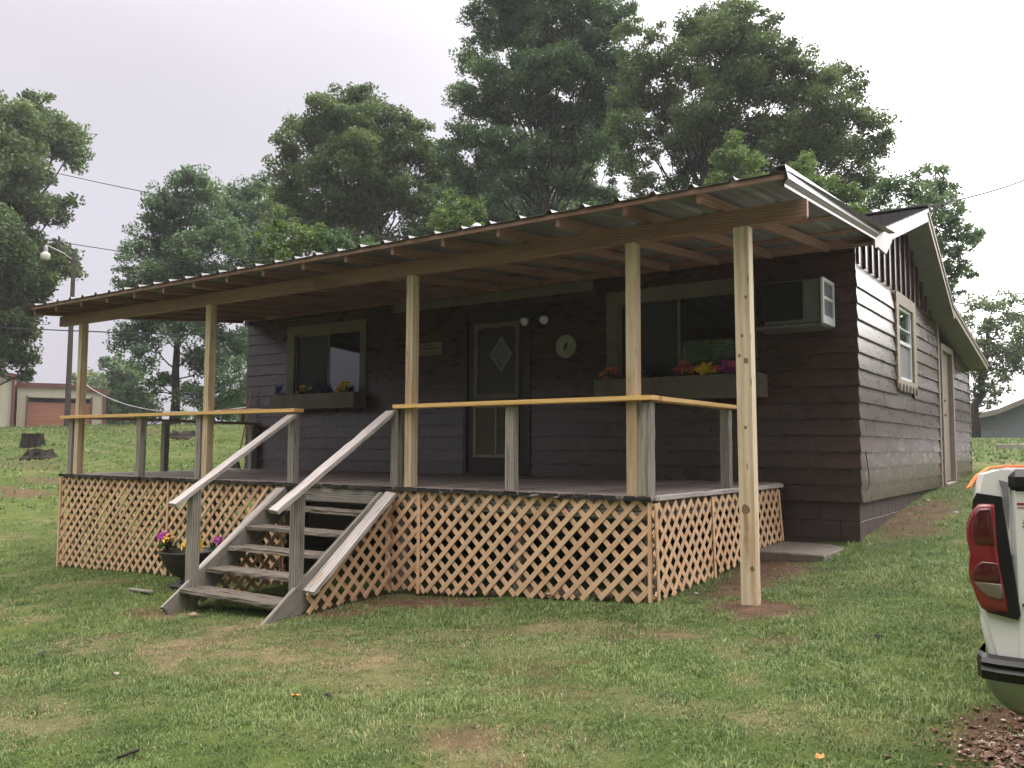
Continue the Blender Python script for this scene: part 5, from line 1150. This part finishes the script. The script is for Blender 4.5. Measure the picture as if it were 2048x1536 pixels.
# ------------------------------------------------------------------ trees
def tree(name, label, cat, trunk, lobes, r, leafmat, leaf=.11, dens=1.0, fork=.45, trad=.22, squash=.9, group=None, kdepth=1.0, seed=0, clump=.46, bare=0):
    """trunk: (px, py) of its foot; lobes: (px, py, radius in px) of the boughs; r: distance. Built as real trunk, boughs and leaves."""
    rg = np.random.default_rng(seed+100); d = ray(*trunk); d = d[:2]/np.hypot(*d[:2]); bx, by = d*r; bz = gz(bx, by); rt = prop(link(name, None, Matrix.Translation((bx, by, bz))), label, cat, group)
    L = []
    for px, py, rp in lobes:
        dd = ray(px, py); rad = rp*r/FPX*1.02/(np.hypot(dd[0], dd[1])/np.linalg.norm(dd) if False else 1)*np.linalg.norm(dd)/np.hypot(dd[0], dd[1])
        L.append((onr(px, py, r+rg.uniform(-1, 1)*rad*1.3*kdepth), rad))
    C = np.array([l[0] for l in L]); ztop = C[:, 2].max(); zlow = C[:, 2].min(); mb = MB()
    axis_ = lambda t: np.array([bx+(C[:, 0].mean()-bx)*t, by+(C[:, 1].mean()-by)*t, bz+(ztop-bz)*t])
    ts = np.linspace(0, .86, 9); pts = [axis_(t)+np.array([rg.normal(0, trad*.5), rg.normal(0, trad*.5), 0])*(t > 0) for t in ts]; pts[0][2] -= .3
    mb.tube(pts, [trad*(1.25 if i == 0 else (1-1.08*t)) for i, t in enumerate(ts)], 8)
    cl = []; leaves = []; tones = []
    for ci, (c, rad) in enumerate(L):
        th = np.clip((c[2]-bz)/(ztop-bz)*.72-.06, .12, .8); a = axis_(th); k = 5; bp_ = [a+(c-a)*t+np.array([0, 0, -1])*(.10*np.linalg.norm(c-a)*4*t*(1-t))*(-.5 if c[2] < a[2] else 1)+rg.normal(0, .06*rad, 3)*(0 < t < 1) for t in np.linspace(0, 1, k)]
        w0 = trad*.26*np.clip(rad/1.5, .5, 1.2); mb.tube(bp_, [w0*(1-.75*t) for t in np.linspace(0, 1, k)], 5, cap=False)
        nc = int(np.clip(15*(rad/.8)**1.2, 12, 44)); cr = rad*clump
        lobe_hue = rg.normal(0, .12); u = rg.normal(0, 1, (nc, 3)); u /= np.linalg.norm(u, axis=1)[:, None]; cc = c+u*(rad*rg.uniform(.12, .95, nc)**.6)[:, None]*np.array([1, 1, squash])
        for j, q in enumerate(cc):
            if j % 2 == 0: mid = (c+q)/2+rg.normal(0, .1*rad, 3); mb.tube([c, mid, q], [w0*.3, w0*.2, .008], 4, cap=False)
            n = int(dens*2.0*cr*cr*3.14/(leaf*leaf*.6)*rg.uniform(.7, 1.3)*1.15)
            g = rg.normal(0, 1, (n, 3)); g /= np.linalg.norm(g, axis=1)[:, None]; rd = cr*rg.random(n)**.45*rg.uniform(.75, 1.25)
            P = q+g*rd[:, None]*np.array([1, 1, .7]); leaves.append(P); hue = lobe_hue+rg.normal(0, .17)
            tones.append(np.clip(.42+hue+rg.normal(0, .16, n), 0, 1))
    P = np.concatenate(leaves); n = len(P); tone = np.concatenate(tones)
    nr = rg.normal(0, 1, (n, 3)); nr[:, 2] = np.abs(nr[:, 2])*.8+.35; nr /= np.linalg.norm(nr, axis=1)[:, None]
    a = np.cross(nr, rg.normal(0, 1, (n, 3))); a /= np.linalg.norm(a, axis=1)[:, None]; b_ = np.cross(nr, a); s = (leaf*rg.uniform(.6, 1.35, n))[:, None]
    V = np.stack([P-a*s*.55, P+b_*s*.33-nr*s*.08, P+a*s*.55, P-b_*s*.33-nr*s*.08], 1).reshape(-1, 3)-np.array([bx, by, bz])
    me = fast_mesh('crown', V, np.arange(n*4).reshape(-1, 4)); at = me.attributes.new('tone', 'FLOAT', 'POINT'); at.data.foreach_set('value', np.repeat(tone, 4).astype(np.float32))
    link('crown', me, WM[rt], rt, M[leafmat]); mb.obj('trunk', M['bark'], rt, True)
    return n
NL = 0
NL += tree('oak_tree', 'big dark oak at the left picture edge with a ragged crown', 'tree', (-75, 905),
    [(-60, 250, 70), (20, 250, 55), (75, 215, 32), (60, 265, 40), (-30, 330, 75), (118, 275, 48), (140, 305, 34), (45, 340, 42), (-10, 400, 65), (70, 400, 36), (115, 415, 36), (40, 430, 34), (35, 480, 48), (-30, 490, 70), (95, 520, 46), (140, 535, 28), (20, 560, 55), (70, 575, 42), (-30, 600, 70), (35, 630, 45), (-20, 690, 60), (30, 700, 36), (50, 745, 22), (-40, 740, 40)], 46, 'leaf_dark', .17, .95, trad=.5, seed=1)
NL += tree('oak_tree', 'tall loose tree standing behind the left end of the porch', 'tree', (347, 858),
    [(392, 352, 30), (365, 385, 40), (420, 395, 38), (315, 400, 30), (345, 435, 45), (405, 445, 48), (295, 460, 32), (270, 495, 30), (330, 495, 45), (395, 510, 48), (455, 480, 40), (290, 545, 45), (370, 565, 50), (450, 555, 45), (255, 555, 26), (300, 660, 48), (250, 680, 28), (365, 650, 42), (425, 665, 42), (470, 690, 38), (345, 520, 44), (420, 590, 46), (300, 600, 40), (285, 720, 30), (325, 770, 32), (415, 730, 48), (470, 760, 45), (390, 790, 36), (260, 790, 34), (440, 815, 36), (300, 820, 32)], 44, 'leaf_mid', .14, .7, trad=.22, seed=2)
NL += tree('oak_tree', 'slim mid green tree between the loose tree and the great one behind the porch', 'tree', (492, 870),
    [(490, 385, 34), (520, 370, 26), (470, 425, 42), (525, 425, 42), (480, 480, 46), (540, 480, 44), (505, 540, 46), (550, 560, 44), (490, 600, 44), (500, 690, 40), (480, 800, 30)], 47, 'leaf_mid', .15, .85, trad=.26, seed=3)
NL += tree('oak_tree', 'great rounded tree behind the middle of the porch roof', 'tree', (748, 870),
    [(695, 200, 36), (735, 205, 34), (650, 235, 46), (705, 250, 52), (765, 245, 48), (815, 255, 34), (610, 265, 40), (575, 290, 32), (835, 300, 42), (640, 305, 55), (705, 320, 58), (775, 315, 55), (590, 340, 44), (850, 350, 34), (655, 375, 55), (725, 390, 55), (795, 385, 55), (845, 420, 42), (605, 405, 45), (680, 440, 52), (760, 450, 52), (830, 480, 46), (620, 460, 45), (720, 520, 60), (570, 390, 40), (560, 440, 38), (870, 450, 38), (855, 385, 30), (845, 268, 32), (866, 330, 34), (880, 380, 36), (885, 440, 40)], 37, 'leaf_dark', .125, .95, trad=.36, seed=4)
NL += tree('oak_tree', 'tall bluish green tree rising highest behind the porch centre', 'tree', (1118, 880),
    [(1005, 15, 34), (1080, 10, 50), (1150, 5, 44), (1040, -40, 60), (1120, -60, 60), (965, 75, 32), (1010, 70, 44), (1070, 75, 55), (1135, 70, 52), (1190, 80, 42), (1230, 70, 34), (945, 120, 34), (985, 145, 46), (1050, 150, 58), (1115, 145, 56), (1175, 150, 50), (1230, 140, 46), (920, 180, 30), (945, 210, 42), (1000, 220, 50), (1070, 225, 52), (1140, 225, 54), (1205, 220, 50), (915, 265, 34), (965, 290, 46), (1060, 300, 44), (1130, 300, 52), (1195, 290, 46), (905, 320, 36), (950, 355, 46), (1010, 365, 40), (1090, 370, 48), (1160, 370, 42), (930, 410, 38), (990, 430, 40), (1070, 440, 44), (1140, 450, 40), (1100, 520, 60), (965, 30, 36), (985, -30, 46), (1200, 20, 44), (1235, 25, 34), (1040, 40, 44), (1240, 330, 34), (1215, 390, 34), (1255, 200, 38), (1010, 300, 44), (900, 385, 34), (960, 460, 44), (1030, 480, 44), (890, 300, 26), (1040, 320, 40)], 34, 'leaf_mid', .115, 1.0, trad=.34, seed=5)
NL += tree('oak_tree', 'wide dark tree behind the right end of the porch roof with forked limbs', 'tree', (1330, 880),
    [(1440, 28, 44), (1395, 45, 36), (1485, 50, 46), (1530, 55, 34), (1375, 90, 38), (1440, 100, 56), (1510, 110, 56), (1560, 105, 38), (1310, 75, 26), (1300, 110, 34), (1330, 135, 42), (1600, 120, 34), (1390, 160, 54), (1470, 180, 58), (1555, 175, 54), (1625, 165, 42), (1675, 160, 38), (1705, 185, 28), (1285, 170, 34), (1320, 205, 46), (1395, 240, 50), (1480, 260, 56), (1565, 250, 58), (1640, 235, 52), (1700, 235, 44), (1745, 255, 34), (1300, 265, 34), (1340, 300, 38), (1440, 310, 46), (1530, 320, 55), (1610, 310, 56), (1685, 300, 48), (1740, 300, 36), (1765, 275, 22), (1390, 350, 44), (1660, 370, 48), (1720, 360, 40), (1580, 380, 50), (1480, 390, 48), (1350, 370, 30), (1265, 130, 34), (1270, 215, 32), (1400, 300, 44), (1590, 290, 50), (1360, 250, 44), (1262, 265, 42), (1268, 320, 36), (1250, 210, 38), (1285, 360, 34), (1255, 60, 30), (1290, 400, 34)], 31, 'leaf_dark', .105, 1.0, trad=.34, seed=6)
NL += tree('young_tree', 'fresh light green sapling top showing over the right end of the porch roof', 'young tree', (1480, 880),
    [(1470, 285, 26), (1450, 320, 34), (1495, 325, 30), (1470, 365, 40), (1520, 370, 34), (1430, 380, 30), (1480, 430, 50)], 25, 'leaf_light', .085, 1.0, trad=.1, seed=7)
NL += tree('young_tree', 'light green bushy tree right behind the sloping end trim of the porch roof', 'young tree', (1640, 880),
    [(1608, 335, 30), (1600, 370, 36), (1650, 375, 36), (1690, 395, 34), (1640, 425, 44), (1710, 440, 36), (1740, 470, 40), (1690, 490, 50)], 23, 'leaf_light', .08, 1.0, trad=.1, seed=8)
NL += tree('oak_tree', 'dark tree leaning out behind the house gable at the right', 'tree', (1800, 880),
    [(1860, 350, 30), (1885, 375, 26), (1830, 385, 36), (1790, 375, 30), (1760, 400, 36), (1870, 410, 40), (1815, 435, 42), (1750, 450, 40), (1905, 425, 28), (1890, 460, 34), (1930, 470, 26), (1950, 480, 18), (1860, 490, 38), (1900, 500, 26), (1890, 540, 30), (1925, 540, 22), (1945, 550, 14), (1880, 590, 26), (1905, 580, 18)], 29, 'leaf_mid', .10, .85, trad=.26, seed=9)
NL += tree('oak_tree', 'pale airy tree at the right edge behind the house', 'tree', (1946, 880),
    [(1950, 605, 24), (1990, 610, 26), (2025, 600, 20), (1935, 640, 22), (1985, 650, 30), (2035, 640, 30), (2060, 680, 40), (2000, 695, 34), (1955, 690, 26), (2040, 725, 36), (1975, 735, 28), (1940, 740, 20), (2005, 765, 26), (1955, 780, 26), (1980, 800, 20), (1945, 815, 18)], 48, 'leaf_pale', .16, .55, trad=.26, seed=10)
NL += tree('oak_tree', 'dense tree filling the gap low between the tallest tree and its right neighbour', 'tree', (1170, 880),
    [(905, 350, 40), (950, 390, 45), (1000, 330, 45), (1010, 420, 48), (1060, 380, 46), (1110, 420, 48), (1150, 340, 46), (1180, 400, 46), (1225, 300, 40), (1240, 430, 40), (1215, 240, 42), (1255, 150, 36), (1160, 470, 50), (1060, 480, 50), (960, 470, 50), (890, 440, 40), (1290, 440, 36), (1320, 400, 34), (860, 470, 40)], 44, 'leaf_mid', .14, .85, trad=.25, seed=12)
for k, (tr, lo, r, mt, lab) in enumerate((
        ((172, 866), [(172, 755, 24), (190, 785, 30), (160, 800, 24), (215, 775, 24), (180, 830, 28)], 84, 'leaf_dark', 'small dark round tree right of the red garage'),
        ((232, 866), [(230, 740, 30), (270, 745, 26), (235, 790, 34), (270, 800, 32), (225, 830, 28), (250, 845, 26)], 72, 'leaf_mid', 'mid green bushy tree left of the trunk behind the railing'),
        ((430, 868), [(420, 830, 24), (450, 800, 30), (480, 840, 26), (400, 845, 20), (370, 835, 18)], 58, 'leaf_mid', 'low bushy thicket seen under the trees behind the porch'),
        ((600, 880), [(560, 440, 30), (590, 470, 34), (545, 485, 30), (630, 465, 30), (575, 510, 44), (640, 500, 40)], 27, 'leaf_light', 'light green young tree peeping over the left half of the porch roof'),
        ((690, 880), [(655, 475, 24), (690, 490, 30), (730, 505, 34), (680, 540, 44)], 26, 'leaf_mid', 'mid green young tree just right of the light one over the porch roof'),
        ((915, 880), [(905, 405, 30), (940, 420, 32), (890, 445, 32), (925, 465, 38), (960, 480, 40), (900, 510, 50)], 28, 'leaf_light', 'yellowish green young tree left of the flue pipe'),
        ((1200, 880), [(1180, 430, 26), (1150, 440, 30), (1210, 460, 34), (1240, 470, 30), (1190, 500, 50)], 27, 'leaf_dark', 'small dark tree over the middle right of the porch roof'))):
    NL += tree('young_tree', lab, 'young tree', tr, lo, r, mt, .0038*r, .95, trad=.11, seed=20+k)
# unseen trees added to block low sky; the front windows mirror some of them
for k, (x, y, h, w, mt, lab) in enumerate(((-40, 1, 11, 5, 'leaf_mid', 'unseen tree added beyond the left end of the front yard'), (-19.5, -21, 12, 5, 'leaf_dark', 'tall dark tree added far across the yard to block low sky'), (-7, -27, 16, 7, 'leaf_mid', 'tallest tree of the sky-blocking row added across the yard'), (11, -23, 15, 7, 'leaf_dark', 'tree in the added second sky-blocking row right of the viewer'), (-2, -15, 13, 6.5, 'leaf_dark', 'big oak added straight behind the viewer to block low sky'), (7, -13, 12, 6, 'leaf_mid', 'broad sky-blocking tree added across the yard behind the truck'), (-10.5, -19, 12, 5.5, 'leaf_mid', 'sky-blocking tree added across the yard left of the big oak'),
        (16, -8, 12, 6, 'leaf_dark', 'broad sky-blocking tree added across the drive right of the viewer'), (-27.5, -14, 6.0, 2.6, 'leaf_mid', 'small tree mirrored in the left front window'), (-14.5, -13.5, 11, 4.5, 'leaf_dark', 'dark tree across the yard mirrored in the right front window'),
        (6.5, 48, 7.5, 5, 'leaf_mid', 'first tree of the unseen row added to darken the right horizon'), (13, 46, 8, 5.5, 'leaf_dark', 'second tree of the unseen row added to darken the right horizon'), (20, 44, 8, 5.5, 'leaf_mid', 'third tree of the unseen row added to darken the right horizon'), (27, 38, 8.5, 6, 'leaf_dark', 'fourth tree of the unseen row added to darken the right horizon'), (32, 28, 8, 6, 'leaf_mid', 'last tree of the unseen row added to darken the right horizon'), (2, -22, 15, 7, 'leaf_mid', 'tall tree in the added second sky-blocking row behind the viewer'))):
    rg = np.random.default_rng(300+k); z0 = gz(x, y); rt = prop(link('oak_tree', None, Matrix.Translation((x, y, z0))), lab, 'tree'); mb = MB(); mb.tube([(x, y, z0-.3), (x+.2, y, z0+h*.3), (x, y+.2, z0+h*.8)], [.35, .25, .05], 8)  # each oak_tree made here is one of the added unseen trees
    nc = 90; u = rg.normal(0, 1, (nc, 3)); u /= np.linalg.norm(u, axis=1)[:, None]; cc = np.array([x, y, z0+h*.56])+u*(rg.uniform(.3, 1, nc)**.5)[:, None]*np.array([w, w, h*.44])
    for q in cc[::4]: mb.tube([(x, y, z0+h*.35), q], [.09, .02], 4, cap=False)
    n = nc*130; P = np.repeat(cc, 130, 0)+rg.normal(0, .62, (n, 3)); a = rg.normal(0, 1, (n, 3)); a /= np.linalg.norm(a, axis=1)[:, None]; b_ = np.cross(a, rg.normal(0, 1, (n, 3))); b_ /= np.linalg.norm(b_, axis=1)[:, None]
    V = np.stack([P-a*.2, P+b_*.12, P+a*.2, P-b_*.12], 1).reshape(-1, 3)-np.array([x, y, z0]); me = fast_mesh('crown', V, np.arange(n*4).reshape(-1, 4)); at = me.attributes.new('tone', 'FLOAT', 'POINT'); at.data.foreach_set('value', np.repeat(rg.random(n), 4).astype(np.float32))
    link('crown', me, WM[rt], rt, M[mt]); mb.obj('trunk', M['bark'], rt, True)
# ------------------------------------------------------------------ damp air
mb = MB(); mb.box(-110, 60, -45, 110, -4.5, 24, .0); hz = bpy.data.materials.new('damp_air'); hz.use_nodes = True; t = hz.node_tree; t.nodes.clear(); pv = N(t, 'ShaderNodeVolumePrincipled'); pv.inputs['Color'].default_value = (.92, .94, 1.0, 1); pv.inputs['Density'].default_value = .0007; pv.inputs['Anisotropy'].default_value = .2
oo = N(t, 'ShaderNodeOutputMaterial'); t.links.new(pv.outputs[0], oo.inputs['Volume'])
prop(mb.obj('haze', hz), 'thin damp rain haze', kind='stuff')
print('leaves', NL, 'objects', len(bpy.data.objects))
